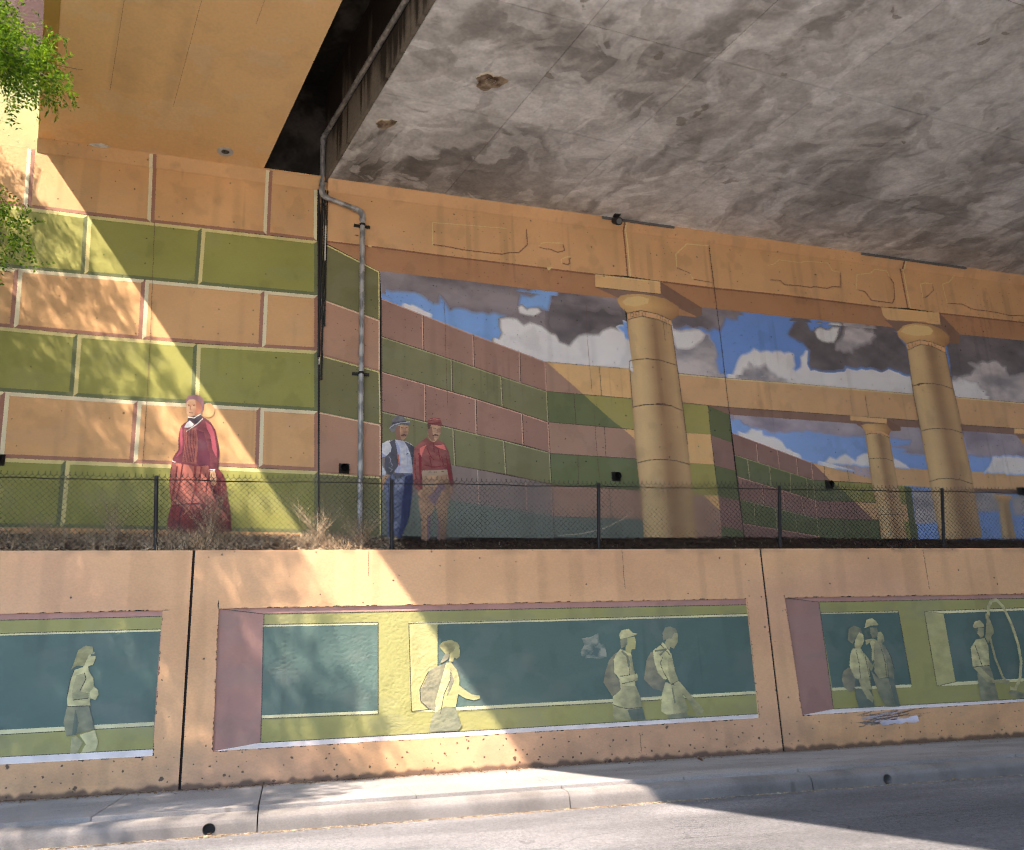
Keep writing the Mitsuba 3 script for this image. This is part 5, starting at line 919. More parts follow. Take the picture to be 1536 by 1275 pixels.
# painted regions of the three panels of the retaining wall, in millimetres
PANEL_PAINT = [
('mural_panel',0,[('P','p_mauve2',[(-5571,2090),(-1486,2104),(-1485,398),(-5293,388)]),('P','p_olive',[(-5557,2004),(-3307,2023),(-1489,2033),(-1495,1879),(-3291,1871),(-5533,1860)]),('P','p_sill',[(-5533,1856),(-3290,1867),(-1495,1876),(-1493,1851),(-3288,1844),(-5528,1831)]),('P','p_teal',[(-5528,1831),(-3288,1845),(-1493,1851),(-1493,786),(-3170,774),(-5354,762)]),('P','p_sill',[(-5354,762),(-3170,774),(-1493,786),(-1494,742),(-3165,726),(-5346,713)]),('P','p_olive',[(-5346,713),(-3165,726),(-1494,742),(-1487,477),(-3138,478),(-5307,470)]),('P','p_ledge',[(-5307,470),(-3138,478),(-1487,477),(-1485,398),(-3129,394),(-5293,388)]),('L','p_line',0.008,[(-5557,2004),(-3307,2023),(-1489,2033)]),('L','p_line',0.008,[(-5533,1858),(-3290,1868),(-1495,1878)]),('L','p_line',0.008,[(-1494,738),(-3165,722),(-5346,710)]),('L','p_line',0.008,[(-1487,477),(-3138,478),(-5307,470)])],'painted wall panel with a jogging woman'),
('mural_panel',0,[('P','p_olive',[(-822,2114),(6538,2123),(6530,463),(-805,414)]),('P','p_mauve2',[(-822,2114),(6538,2123),(6538,2036),(-266,2037)]),('P','p_mauve',[(-822,2114),(-266,2037),(-247,484),(-805,414)]),('P','p_ledge',[(-805,414),(-247,484),(2864,497),(6521,521),(6530,463),(2861,423)]),('P','p_sill',[(-277,1904),(1181,1901),(1181,1875),(-276,1879)]),('P','p_teal',[(-276,1879),(1181,1875),(1185,796),(-252,804)]),('P','p_sill',[(-252,804),(1185,796),(1185,760),(-250,765)]),('P','p_reveal',[(1584,1879),(1973,1884),(1954,791),(1611,769)]),('P','p_sill',[(1584,1888),(6543,1907),(6542,1874),(1972,1858),(1584,1871)]),('P','p_teal',[(1972,1858),(6542,1874),(6529,828),(4180,807),(1954,791)]),('P','p_sill',[(1611,769),(1954,793),(4180,807),(6529,828),(6529,787),(4177,764),(1949,750)]),('L','p_line',0.008,[(-266,2037),(6538,2036)]),('L','p_line',0.008,[(-266,2037),(-247,484)]),('L','p_line',0.008,[(-822,2114),(-266,2037)]),('L','p_line',0.008,[(-247,484),(2864,497),(6521,521)]),('L','p_line',0.008,[(-277,1904),(1181,1901)]),('L','p_line',0.008,[(1181,1901),(1185,760)]),('L','p_line',0.008,[(-250,765),(1185,757)]),('L','p_line',0.008,[(1584,1879),(6543,1907)]),('L','p_line',0.008,[(1584,1879),(1611,769)]),('L','p_line',0.008,[(1972,1858),(1954,795)]),('L','p_line',0.008,[(1611,769),(1950,792)]),('L','p_line',0.008,[(1949,749),(4177,761),(6529,784)]),('R','p_patch',[(3976,1652),(4101,1662),(4200,1672),(4265,1606),(4299,1502),(4285,1400),(4218,1338),(4066,1330),(3970,1346),(3949,1448)],0.04)],'painted wall panel with three walkers carrying backpacks'),
('mural_panel',0,[('P','p_olive',[(7157,2126),(14689,2116),(14460,523),(7210,468)]),('P','p_mauve2',[(7157,2126),(14689,2116),(14668,2049),(7713,2055)]),('P','p_mauve',[(7157,2126),(7713,2055),(7720,527),(7210,468)]),('P','p_ledge',[(7210,468),(7721,532),(11030,539),(14480,584),(14460,523),(11011,462)]),('P','p_teal',[(7717,1879),(9050,1878),(9078,822),(7745,825)]),('P','p_sill',[(7717,1899),(9050,1898),(9051,1878),(7718,1879)]),('P','p_sill',[(7745,825),(9078,822),(9077,781),(7745,785)]),('P','p_reveal',[(9503,1877),(9846,1840),(9853,831),(9514,783)]),('P','p_teal',[(9847,1847),(11346,1865),(14909,1913),(14571,864),(11100,835),(9853,831)]),('P','p_sill',[(9505,1887),(11353,1896),(14920,1946),(14909,1913),(11346,1865),(9847,1847)]),('P','p_sill',[(9514,783),(9853,831),(11100,835),(14571,864),(14557,823),(11091,795),(9843,780)]),('L','p_line',0.008,[(7157,2126),(7713,2055)]),('L','p_line',0.008,[(7713,2055),(7720,527)]),('L','p_line',0.008,[(7713,2055),(14668,2049)]),('L','p_line',0.008,[(7721,532),(11030,539),(14480,584)]),('L','p_line',0.008,[(7717,1899),(9050,1898)]),('L','p_line',0.008,[(9050,1898),(9077,781)]),('L','p_line',0.008,[(9504,1884),(9514,783)]),('L','p_line',0.008,[(9504,1884),(14920,1946)]),('L','p_line',0.008,[(9514,783),(9853,831)])],'painted wall panel with three strollers and a man with a hoop'),
('painted_figure',2,[('P','p_lite',[(-2316,1606),(-2223,1621),(-2208,1555),(-2231,1473),(-2284,1462),(-2274,1402),(-2218,1323),(-2192,1168),(-2233,1073),(-2219,996),(-2471,1007),(-2487,1104),(-2467,1306),(-2435,1420),(-2340,1451),(-2337,1508)]),('R','p_hair',[(-2468,1429),(-2445,1524),(-2414,1653),(-2337,1703),(-2259,1688),(-2244,1630),(-2295,1584),(-2333,1456),(-2415,1471)],0.006),('P','p_mid',[(-2405,1355),(-2317,1383),(-2297,1326),(-2352,1174),(-2252,1145),(-2247,1089),(-2416,1075),(-2438,1178)]),('P','p_lite',[(-2241,1157),(-2197,1219),(-2151,1179),(-2140,1128),(-2171,1065),(-2227,1088)]),('P','p_dk',[(-2477,997),(-2240,1007),(-2148,737),(-2451,667),(-2498,828)]),('P','p_dkr',[(-2383,973),(-2333,820),(-2345,684),(-2393,679)]),('P','p_mid',[(-2398,655),(-2343,667),(-2265,593),(-2319,478),(-2391,477)]),('P','p_lite',[(-2313,678),(-2147,724),(-2099,585),(-2122,487),(-2278,476),(-2231,572)]),('P','p_dkr',[(-2272,1604),(-2212,1608),(-2215,1576),(-2264,1573)]),('L','p_line',0.008,[(-2435,1420),(-2467,1306),(-2487,1104)]),('L','p_line',0.008,[(-2416,1075),(-2247,1089)]),('L','p_line',0.008,[(-2317,1383),(-2296,1313),(-2352,1169)]),('L','p_line',0.008,[(-2470,1002),(-2227,1002)])],'painted jogging woman with loose hair and a grey skirt'),
('painted_figure',2,[('P','p_bag',[(2028,1340),(2089,1360),(2024,1136),(1927,766),(1837,792),(1731,889),(1720,1032),(1789,1116),(1836,1259),(1935,1314)]),('P','p_reveal',[(2199,1586),(2241,1599),(2262,1509),(2254,1433),(2213,1404),(2183,1423),(2166,1365),(2113,1374),(2122,1469)]),('R','p_hair',[(1982,1574),(2032,1627),(2141,1653),(2234,1617),(2257,1569),(2202,1571),(2169,1512),(2122,1484),(2076,1471),(2000,1532)],0.008),('P','p_bag',[(1990,1356),(2061,1471),(2122,1484),(2106,1411),(2028,1362)]),('P','p_reveal',[(2074,1360),(2136,1366),(2218,1260),(2246,1142),(2239,1012),(2188,798),(2034,805),(1957,765),(1913,853),(1993,1108)]),('P','p_reveal',[(2229,1077),(2312,1009),(2411,944),(2511,932),(2517,892),(2432,871),(2310,905),(2219,962)]),('P','p_lite',[(2050,1281),(2134,1270),(2131,1161),(2036,962),(1987,721),(1912,732),(1945,937)]),('P','p_bag',[(2133,1249),(2177,1130),(2113,988),(2066,918),(2115,1104)]),('P','p_dk',[(1897,732),(2049,811),(2188,791),(2263,559),(2209,505),(1837,510),(1865,642)]),('L','p_line',0.008,[(2134,1270),(2131,1147),(2036,962),(1987,721)]),('L','p_line',0.008,[(1836,1259),(1720,1032),(1731,889),(1837,792)])],'painted walker with a grey backpack and outstretched arm'),
('painted_figure',2,[('P','p_bag',[(4275,1159),(4342,1322),(4433,1408),(4519,1434),(4411,1307),(4424,1103),(4492,1050),(4480,925),(4352,845),(4241,1032)]),('P','p_reveal',[(4632,1616),(4746,1626),(4758,1554),(4740,1461),(4683,1452),(4670,1388),(4587,1404),(4602,1513)]),('P','p_dk',[(4529,1602),(4635,1622),(4627,1519),(4604,1509),(4528,1467)]),('P','p_lite',[(4514,1654),(4555,1718),(4670,1735),(4719,1679),(4786,1670),(4770,1650),(4690,1631),(4526,1599)]),('P','p_lite',[(4521,1467),(4677,1388),(4688,1221),(4706,1131),(4698,1030),(4705,916),(4764,813),(4783,681),(4557,678),(4352,736),(4362,842),(4482,925),(4476,1063),(4407,1154),(4413,1332),(4464,1414)]),('P','p_mid',[(4497,974),(4706,966),(4764,813),(4783,681),(4557,678),(4478,725)]),('P','p_mid',[(4613,1377),(4676,1375),(4691,1208),(4705,1119),(4620,1109),(4643,1223)]),('P','p_lite',[(4490,1063),(4619,1096),(4741,1130),(4740,1039),(4541,995)]),('P','p_mid',[(4355,736),(4557,675),(4781,681),(4812,521),(4350,530)]),('P','p_dkr',[(4556,659),(4780,675),(4812,521),(4601,527)]),('L','p_line',0.008,[(4479,1101),(4627,1115)]),('L','p_line',0.008,[(4499,999),(4698,1036)]),('L','p_line',0.008,[(4355,736),(4435,702),(4557,675),(4781,681)]),('L','p_line',0.008,[(4587,1404),(4635,1300),(4628,1121)]),('L','p_dk',0.03,[(4533,1437),(4612,1364),(4629,1223)])],'painted man in a peaked cap with a grey backpack'),
('painted_figure',2,[('P','p_bag',[(4899,1317),(4971,1412),(5176,1449),(5097,1382),(5016,1359),(5039,1210),(5159,1039),(5109,881),(4956,919),(4833,1050)]),('P','p_mid',[(5217,1581),(5306,1598),(5342,1670),(5401,1655),(5384,1537),(5320,1445),(5267,1472),(5247,1436),(5181,1503)]),('P','p_dk',[(5166,1661),(5214,1739),(5291,1753),(5369,1722),(5392,1662),(5341,1663),(5305,1589),(5224,1583),(5166,1563)]),('P','p_lite',[(5001,1430),(5107,1492),(5163,1543),(5277,1370),(5306,1149),(5348,1016),(5230,962),(5188,1038),(5123,1040),(5046,1132),(5006,1288)]),('P','p_mid',[(5213,1307),(5280,1331),(5306,1149),(5348,1016),(5230,962),(5203,1127)]),('P','p_lite',[(5148,1001),(5231,966),(5355,916),(5463,626),(5424,594),(5136,569),(5049,613),(5075,826)]),('P','p_mid',[(5230,959),(5355,916),(5463,626),(5424,594),(5223,580),(5241,768)]),('P','p_mid',[(5267,971),(5347,1013),(5543,781),(5692,610),(5650,558),(5573,537),(5455,759)]),('P','p_dk',[(5136,566),(5423,591),(5433,545),(5547,534),(5559,517),(5145,515)]),('L','p_line',0.008,[(5228,962),(5348,1015)]),('L','p_dk',0.025,[(5029,1423),(5189,1438),(5096,1363)]),('L','p_dk',0.022,[(5241,921),(5264,717)]),('L','p_line',0.008,[(5110,1518),(5254,1358)]),('L','p_line',0.008,[(5136,1335),(5093,1259),(5132,1129),(5188,1038)])],'painted man with cropped hair leaning forward under a backpack'),
('painted_figure',2,[('P','p_dk',[(8106,1496),(8147,1649),(8240,1697),(8348,1663),(8365,1605),(8262,1530),(8174,1432)]),('P','p_lite',[(8314,1596),(8381,1566),(8378,1469),(8331,1401),(8259,1338),(8202,1397),(8233,1492)]),('P','p_bag',[(7955,1044),(8041,1098),(8136,1066),(8139,925),(8101,786),(8022,752),(7936,821),(7915,933)]),('P','p_lite',[(8164,1369),(8299,1375),(8358,1259),(8393,1105),(8389,784),(8242,771),(8201,923),(8138,944),(8073,1116),(8106,1266)]),('P','p_mid',[(8293,1337),(8381,1258),(8459,1122),(8509,1177),(8478,1102),(8420,1028),(8390,1086),(8341,1221)]),('P','p_lite',[(8474,1447),(8520,1475),(8554,1461),(8525,1350),(8506,1197),(8457,1175),(8487,1351)]),('P','p_dkr',[(8104,805),(8388,775),(8400,653),(8397,533),(8134,525),(8111,647)]),('P','p_mid',[(8186,942),(8253,940),(8334,787),(8405,657),(8372,595),(8293,654),(8223,791)]),('L','p_line',0.008,[(8215,1339),(8239,1148),(8226,941)]),('L','p_line',0.008,[(8358,1259),(8389,784)])],'painted stroller with short hair and a round shoulder bag'),
('painted_figure',2,[('P','p_dkr',[(8403,1614),(8506,1660),(8501,1524),(8409,1488)]),('P','p_dk',[(8511,1664),(8634,1661),(8630,1559),(8596,1521),(8526,1508),(8504,1582)]),('P','p_lite',[(8414,1652),(8469,1778),(8576,1799),(8632,1751),(8668,1695),(8534,1690),(8450,1665)]),('P','p_mid',[(8391,1488),(8548,1503),(8640,1443),(8712,1248),(8703,943),(8537,926),(8476,1026),(8529,1330),(8489,1457),(8407,1411)]),('P','p_dk',[(8425,1028),(8537,926),(8700,924),(8735,518),(8579,525),(8483,743)]),('L','p_line',0.008,[(8636,1424),(8683,1172),(8665,944)])],'painted stroller in a brimmed hat and loose jacket'),
('painted_figure',2,[('P','p_mid',[(8631,1589),(8690,1601),(8730,1528),(8727,1460),(8657,1411),(8606,1473)]),('P','p_dk',[(8662,1481),(8716,1489),(8701,1441),(8660,1427)]),('P','p_dk',[(8628,1443),(8732,1382),(8795,1226),(8817,1072),(8793,901),(8710,942),(8717,1171)]),('P','p_dkr',[(8706,923),(8786,902),(8826,523),(8739,518)]),('L','p_line',0.008,[(8732,1382),(8795,1226),(8821,1053)])],'painted bearded stroller behind the man in the hat'),
('painted_figure',2,[('P','p_mid',[(10381,1612),(10527,1613),(10502,1497),(10440,1458),(10383,1532)]),('P','p_dkr',[(10345,1617),(10417,1611),(10389,1536),(10349,1557)]),('P','p_lite',[(10325,1633),(10378,1713),(10479,1729),(10534,1663),(10535,1625),(10357,1613)]),('P','p_lite',[(10219,1311),(10338,1437),(10506,1462),(10545,1341),(10506,1055),(10352,1036),(10195,1034)]),('P','p_mid',[(10519,1462),(10598,1732),(10656,1752),(10698,1609),(10695,1528),(10619,1474),(10552,1371)]),('P','p_dk',[(10251,926),(10329,1041),(10499,1045),(10527,956),(10559,542),(10233,536)]),('P','p_mid',[(10205,1022),(10323,1037),(10445,910),(10537,838),(10489,785),(10410,807)]),('P','p_dk',[(10721,636),(10826,671),(11049,623),(11089,543),(10895,547)]),('P','p_mid',[(10599,1824),(10657,1843),(10678,1792),(10634,1742),(10584,1757)]),('L','p_lite',0.05,[(10648,1803),(10677,1935),(10753,2020),(10855,2030),(10954,1920),(11044,1662),(11097,1356),(11093,1096),(11013,840),(10891,688),(10797,701)]),('L','p_mid',0.04,[(10620,1752),(10604,1430),(10624,1170),(10702,871),(10779,761)]),('L','p_mid',0.045,[(10496,816),(10807,797)]),('L','p_line',0.01,[(10302,1358),(10339,1198),(10365,1040)]),('L','p_line',0.008,[(10195,1034),(10505,1051)])],'painted man in cap raising a large hoop'),
]
PANEL_OUTLINE = [[(-5557, 2087), (-1483, 2102), (-1482, 400), (-5280, 390)], [(-820, 2112), (6521, 2120), (6513, 464), (-803, 415)], [(7140, 2123), (14653, 2113), (14424, 524), (7192, 469)]]

# ================================================================ ground, road, pavement
k = put('ground', grid(np.array([[[x, y, -0.40] for y in (-3000, -40, -16, 0, 60, 3000)] for x in (-3000, -60, 0, 60, 3000)], float)), 'm_ground')
structure(k)
k = put('road', grid(np.array([[[x, y, -0.21 + 0.02 * min(1, (-2.5 - y) / 4)] for y in (-2.40, -4, -6.0, -8.0, -9.5, -10.8)] for x in np.linspace(-90, 90, 61)], float)), 'm_asphalt')
structure(k)
k = put('opposite_bounce_sidewalk', box((-90, -16.5, -.3), (90, -10.82, -.04), .01), 'm_far_walk')  # unseen far sidewalk added pale and close to bounce light up to the soffits
structure(k)
labels['sidewalk'] = {'kind': 'structure'}
rng = np.random.RandomState(4)
JX = [-18.2, -15.1, -12.1, -9.05, -6.1, -3.25, -0.2, 2.93, 5.76, 8.75, 11.8, 14.9, 18.0, 24, 30]
KY, KZ, RZ = -2.42, -0.045, -0.26
hole_x = (-0.64, 6.72)
prof = [(-2.16, -0.30), (-2.16, -0.040), (-2.30, -0.044), (-2.365, -0.055), (-2.405, -0.082), (-2.42, -0.115), (-2.435, -0.30)]
for i, (a, b) in enumerate(zip(JX[:-1], JX[1:])):
    g = 0.006
    for s0, s1 in ((a, (a + b) / 2), ((a + b) / 2, b)):
        lo = s0 + (g if s0 == a else g / 2)
        hi = s1 - (g if s1 == b else g / 2)
        put('slab', box((lo, -2.155, -0.30), (hi, 0.0, 0.0), 0.005), 'm_walk', 'sidewalk')
        v = scene[list(scene)[-1]]
    m = trimesh.creation.extrude_polygon(Polygon(prof), b - a - 2 * g)
    m.apply_transform(np.array([[0, 0, 1, a + g], [1, 0, 0, 0], [0, 1, 0, 0], [0, 0, 0, 1]]))
    hx = [x for x in hole_x if a < x < b]
    if hx:
        c = m3.Manifold(m3.Mesh(np.asarray(m.vertices, np.float32), np.asarray(m.faces, np.uint32)))
        if c.volume() < 0 or c.is_empty():
            m.invert(); c = m3.Manifold(m3.Mesh(np.asarray(m.vertices, np.float32), np.asarray(m.faces, np.uint32)))
        cut = m3.Manifold.cylinder(0.24, 0.058, 0.058, 28).rotate((90, 0, 0)).translate((hx[0], -2.25, -0.152))
        q = (c - cut).to_mesh()
        m = trimesh.Trimesh(q.vert_properties[:, :3], q.tri_verts, process=False)
    ck = put('curb', m, 'm_kerb_shaded', 'sidewalk', smooth=30)
    if hx:
        ring = [(hx[0] + 0.055 * math.cos(t), 0, -0.152 + 0.055 * math.sin(t)) for t in np.linspace(0, 2 * math.pi, 25)]
        Vt = np.array([[[x, y, z] for (x, _, z) in ring] for y in (-2.428, -2.26)])
        Vt = np.concatenate([Vt, np.array([[[hx[0], -2.26, -0.152]] * 25])])
        put('drain_outlet', grid(Vt), 'm_kerb_shaded', ck)
        gr = np.random.RandomState(int(50 + hx[0]))
        put('drain_silt', flakes(np.stack([hx[0] + gr.randn(60) * .025, -2.40 + gr.rand(60) * .08, -0.205 + gr.rand(60) * .012], 1), .03, gr, .4, 2), 'm_litter', ck)
        labels[list(scene)[-1]] = {'kind': 'stuff'}

# ================================================================ retaining wall
labels['retaining_wall'] = {'label': 'long low peach retaining wall with three recessed mural panels beside the sidewalk', 'category': 'wall'}
WX = [-16.0, -1.157, 6.838, 30.0]
WT = 2.85
outl = [[(a / 1000, b / 1000) for a, b in o] for o in PANEL_OUTLINE]
for i in range(3):
    x0, x1 = WX[i] + 0.016, WX[i + 1] - 0.016
    shp = sbox(x0, -0.35, x1, WT).difference(Polygon(outl[i]))
    m = trimesh.creation.extrude_polygon(shp, 0.030)
    m.apply_transform(np.array([[1, 0, 0, 0], [0, 0, 1, 0.0], [0, 1, 0, 0], [0, 0, 0, 1]]))
    back = box((x0, 0.036, -0.35), (x1, 0.30, WT - 0.004))
    put('wall_section', cat([m, back]), 'm_peach', 'retaining_wall')
for x in WX[1:3]:
    put('joint_shade_strip', box((x - 0.0155, 0.022, -0.3), (x + 0.0155, 0.05, WT - 0.004)), 'm_joint_shade', 'retaining_wall')  # dark strip stands for the shadow in the open joint


def lw(u, v, d=0.0):
    return np.array([u, 0.030 - d, v])


pk = [None, None, None]
n_panel = 0
for i, (name, layer, items, label) in enumerate(PANEL_PAINT):
    if name == 'mural_panel':
        pm = n_panel
        n_panel += 1
        mesh, uv = paint(lw, 0, [unpack(x) for x in items], 900 + i, 0.002, 0.0012)
        pk[pm] = put('mural_panel', mesh, 'm_panel_paint', 'retaining_wall', label, uv=uv)
FIG_OF = [0, 1, 1, 1, 2, 2, 2, 2]
n_fig = 0
for i, (name, layer, items, label) in enumerate(PANEL_PAINT):
    if name != 'mural_panel':
        mesh, uv = paint(lw, 6, [unpack(x) for x in items], 950 + i, 0.002, 0.0012)
        put(name, mesh, 'm_panel_paint', pk[FIG_OF[n_fig]], label, uv=uv)
        n_fig += 1
# dark drips and grime that cling to the edge of each recess, scrape mark, painted-over marks, hairline cracks
for i in range(3):
    o = np.array(outl[i])
    sh = Sheet(lambda u, v, d: np.array([u, -d, v]))
    for a, b in zip(o, np.roll(o, -1, 0)):
        L = np.linalg.norm(b - a)
        x = rng.uniform(0, .1)
        flat = abs(b[1] - a[1]) < abs(b[0] - a[0])
        while x < L:
            if rng.rand() < .25:
                x += rng.uniform(.05, .35)
            w = rng.uniform(.015, .10) if flat else rng.uniform(.01, .05)
            h = rng.uniform(.004, .015)
            c = a + (b - a) * x / L
            e = a + (b - a) * min(L, x + w) / L
            nrm = np.array([-(b - a)[1], (b - a)[0]]) / L
            q = Polygon([c, e, e + nrm * h * .6, (c + e) / 2 + nrm * h, c + nrm * h * .5])
            sh.poly(q, 'sealant' if rng.rand() < .6 else 'pock', 0.0015)
            x += w * rng.uniform(1.0, 2.6)
    mesh, uv = sh.mesh()
    put('edge_grime', mesh, 'm_panel_paint', 'retaining_wall', uv=uv)
sh = Sheet(lambda u, v, d: np.array([u, -d, v]))
for j in range(70):
    x0, z0 = 8.666 + rng.uniform(-.62, .1), 0.357 + rng.uniform(-.085, .075)
    L = rng.uniform(.12, .60) * (1.0 if j % 3 else .5)
    sh.poly(LineString([(x0, z0), (x0 + L * .5, z0 + rng.uniform(.0, .03)), (x0 + L, z0 + rng.uniform(.01, .06))]).buffer(rng.uniform(.0012, .006)), 'scuff' if j % 4 else 'scrape', 0.0012 + 0.0002 * (j % 5))
sh.poly(valid(rough([(8.666 - .25, 0.357 - .035), (8.666 + .2, 0.357 + .0), (8.666 + .42, 0.357 + .035), (8.666 + .43, 0.357 - .055), (8.666 + .1, 0.357 - .075), (8.666 - .2, 0.357 - .07)], .012, 5)), 'scrape', 0.0026)
mesh, uv = sh.mesh()
put('scrape_mark', mesh, 'm_panel_paint', 'retaining_wall', 'dark and blue white scrape mark under the right mural panel', uv=uv)
sh = Sheet(lambda u, v, d: np.array([u, -d, v]))
for x0, z0, z1 in [(4.645, 2.3, 2.83), (9.645, 2.2, 2.83), (1.051, 2.5, 2.83), (4.706, 0.1, 0.35)]:
    pts = [(x0 + .006 * rng.uniform(-1, 1) + .0 * t, z0 + (z1 - z0) * t) for t in np.linspace(0, 1, 9)]
    sh.poly(LineString(pts).buffer(.0035), 'crack', 0.0014)
mesh, uv = sh.mesh()
put('hairline_cracks', mesh, 'm_panel_paint', 'retaining_wall', uv=uv)

# ================================================================ abutment wall
AW = 'abutment_wall'
labels[AW] = {'label': 'tall abutment wall painted with blocks, columns, sky and three standing people', 'category': 'wall'}
for a, b in ((-14.0, 0.622), (0.642, 36.0)):
    zt = HS + 1.35
    q = [uw(a, 0), uw(b, 0), uw(b, 0, -0.6), uw(a, 0, -0.6)]
    put('wall_bay', prism(q, 2.2, zt), 'm_black_concrete', AW)
n_left = at_wall(-3.5) @ TU
q = [uw(-14, 0, -0.002), uw(n_left - 0.01, 0, -0.002), uw(n_left - 0.01, 0, -0.6), uw(-14, 0, -0.6)]
put('wing_wall', prism(q, HS + 1.36, HS + 4.5), 'm_black_concrete', AW)
SKY += [Polygon(M(o)) for o in SKY_OUTLINE]
last = {}
for i, (name, layer, items, label) in enumerate(MURAL):
    mesh, uv = paint(uw, layer, [unpack(x) for x in items], i)
    base, _, sub = name.partition('__')
    par = AW if not sub else last[base]
    kk = put(sub or base, mesh, 'm_paint', par, label, uv=uv)
    if not sub:
        base_name = base.rsplit('_', 1)[0] if base[-3:].isdigit() else base
        last[base] = kk
# slanting fillet under the soffit, painted like the courses below it
for a, b, pal in ((n_left + .01, at_wall(-.10) @ TU, 'ochre'), (at_wall(-.10) @ TU, 0.60, 'ochre'), (0.665, 30.0, 'frieze')):
    P = [(0.010, HS + .02), (0.12, HS + .02), (0.12, HS - 0.012), (0.010, HS - 0.20)]
    vs = np.array([[uw(u, z, d) for d, z in P] for u in np.linspace(a, b, 12)])
    m = grid(np.concatenate([vs, vs[:, :1]], 1))
    put('fillet', m, 'm_paint', AW, uv=np.tile([[PID[pal], 0.75]], (len(m.vertices), 1)))
for u, w, p1, p2 in [(-2.183, 0.055, 'pale', 'brown'), (-0.332, 0.055, 'pale', 'brown'), (6.385, 0.038, 'frieze_ln', 'frieze_hi'), (13.124, 0.045, 'frieze_ln', 'frieze_hi')]:
    s = Sheet(uw)
    for uu, pal in ((u - w / 2, p1), (u + w / 2, p2)):
        vs = np.array([[uw(x, HS - .012 - .002, .1215), uw(x, HS - .20, .0125)] for x in (uu - w / 2, uu + w / 2)])
        m = grid(vs)
        s.v.append(m.vertices); s.f.append(m.faces + s.n); s.n += 4; s.uv.append(np.tile([[float(PID[pal]), .5]], (4, 1)))
    mesh, uv = s.mesh()
    put('fillet_joint', mesh, 'm_paint', AW, uv=uv)
# weep holes with pipe stubs; black plate and disc paint in their shaded recess
for j, (u, v) in enumerate([(1.02, 4.482), (5.824, 4.526), (10.357, 4.532), (15.201, 4.551), (-3.886, 4.415)]):
    q = [uw(u - .082, 0, .022), uw(u + .082, 0, .022), uw(u + .082, 0, .010), uw(u - .082, 0, .010)]
    wk = put('weep_outlet', prism(q, v - .082, v + .082), 'm_black_concrete', AW, None if j else 'square dark weep outlet left of the painted man in the hat')
    ring = tube([uw(u, v, .02), uw(u, v, .05), uw(u, v, .10)], .064, 18, cap=False)
    inner = tube([uw(u, v, .10), uw(u, v, .024)], .055, 18, cap=False)
    put('pipe_stub', cat([ring, inner]), 'm_black', wk, smooth=40)
    disc = trimesh.creation.cylinder(.055, .004, sections=18)
    disc.apply_transform(np.array([[TU[0], 0, NU[0], 0], [TU[1], 0, NU[1], 0], [0, 1, 0, 0], [0, 0, 0, 1]]))
    disc.apply_translation(uw(u, v, .028))
    put('hole', disc, 'm_hole_shade', wk)

# ================================================================ bridge decks
FAR = -20.0
D1 = thing('bridge_deck', 'orange painted bridge deck with a smooth soffit over the left of the wall', 'bridge')


def strip_plan(n0, n1, d=-0.03, y=FAR):
    return [at_wall(n0, d), at_wall(n1, d), bplan(n1, y), bplan(n0, y)]


put('soffit_slab', prism(strip_plan(-3.5, -0.10), HS, HS + 1.9), 'm_orange', D1)
put('roadway_slab', prism(strip_plan(-3.6, -0.02), HS + 1.902, HS + 2.2), 'm_black_concrete', D1)
put('parapet', prism([bplan(-3.55, 1.2), bplan(-3.25, 1.2), bplan(-3.25, FAR), bplan(-3.55, FAR)], HS + 2.202, HS + 3.0), 'm_orange', D1)
put('drip_strip', prism([bplan(-3.30, 0.9), bplan(-3.27, 0.9), bplan(-3.27, FAR), bplan(-3.30, FAR)], HS - 0.014, HS + 0.004), 'm_orange', D1)
band = prism([bplan(-3.492, 0.9), bplan(-3.31, 0.9), bplan(-3.31, FAR), bplan(-3.492, FAR)], HS - 0.006, HS + 0.003)
put('soffit_edge_band', band, 'm_paint', D1, uv=np.tile([[PID['band'], 0.5]], (len(band.vertices), 1)))
vc = np.array([-1.193, 1.52, HS])
vk = put('vent', trimesh.creation.annulus(.066, .125, .014, sections=28).apply_translation(vc - [0, 0, .006]), 'm_vent', D1, 'round grey vent ring in the orange soffit')
put('vent_hole_shade', trimesh.creation.cylinder(.063, .01, sections=24).apply_translation(vc - [0, 0, .004]), 'm_hole_shade', vk)  # black disc paints in the dark inside the vent
put('grille', cat([box(vc + [x - .005, -.055, -.012], vc + [x + .005, .055, -.008]) for x in (-.04, -.02, 0, .02, .04)]), 'm_grey_steel', vk)
for n0, y0, y1 in ((-1.72, 0.9, -3.6), (-1.0, -1.4, FAR), (-2.6, .9, FAR)):
    put('hairline_joint', prism([bplan(n0, y0), bplan(n0 + .006, y0), bplan(n0 + .006, y1), bplan(n0, y1)], HS - .0022, HS + .003), 'm_orange_dark', D1)
pc = np.array([-3.147, 1.74, HS])
m = trimesh.creation.icosphere(2, 0.1)
m.vertices = m.vertices * [1.5, .7, .25] * (1 + .5 * (np.random.RandomState(3).rand(len(m.vertices), 1) - .5)) + pc - [0, .02, .0]
put('mortar_lump', m, 'm_soffit', D1, smooth=30)

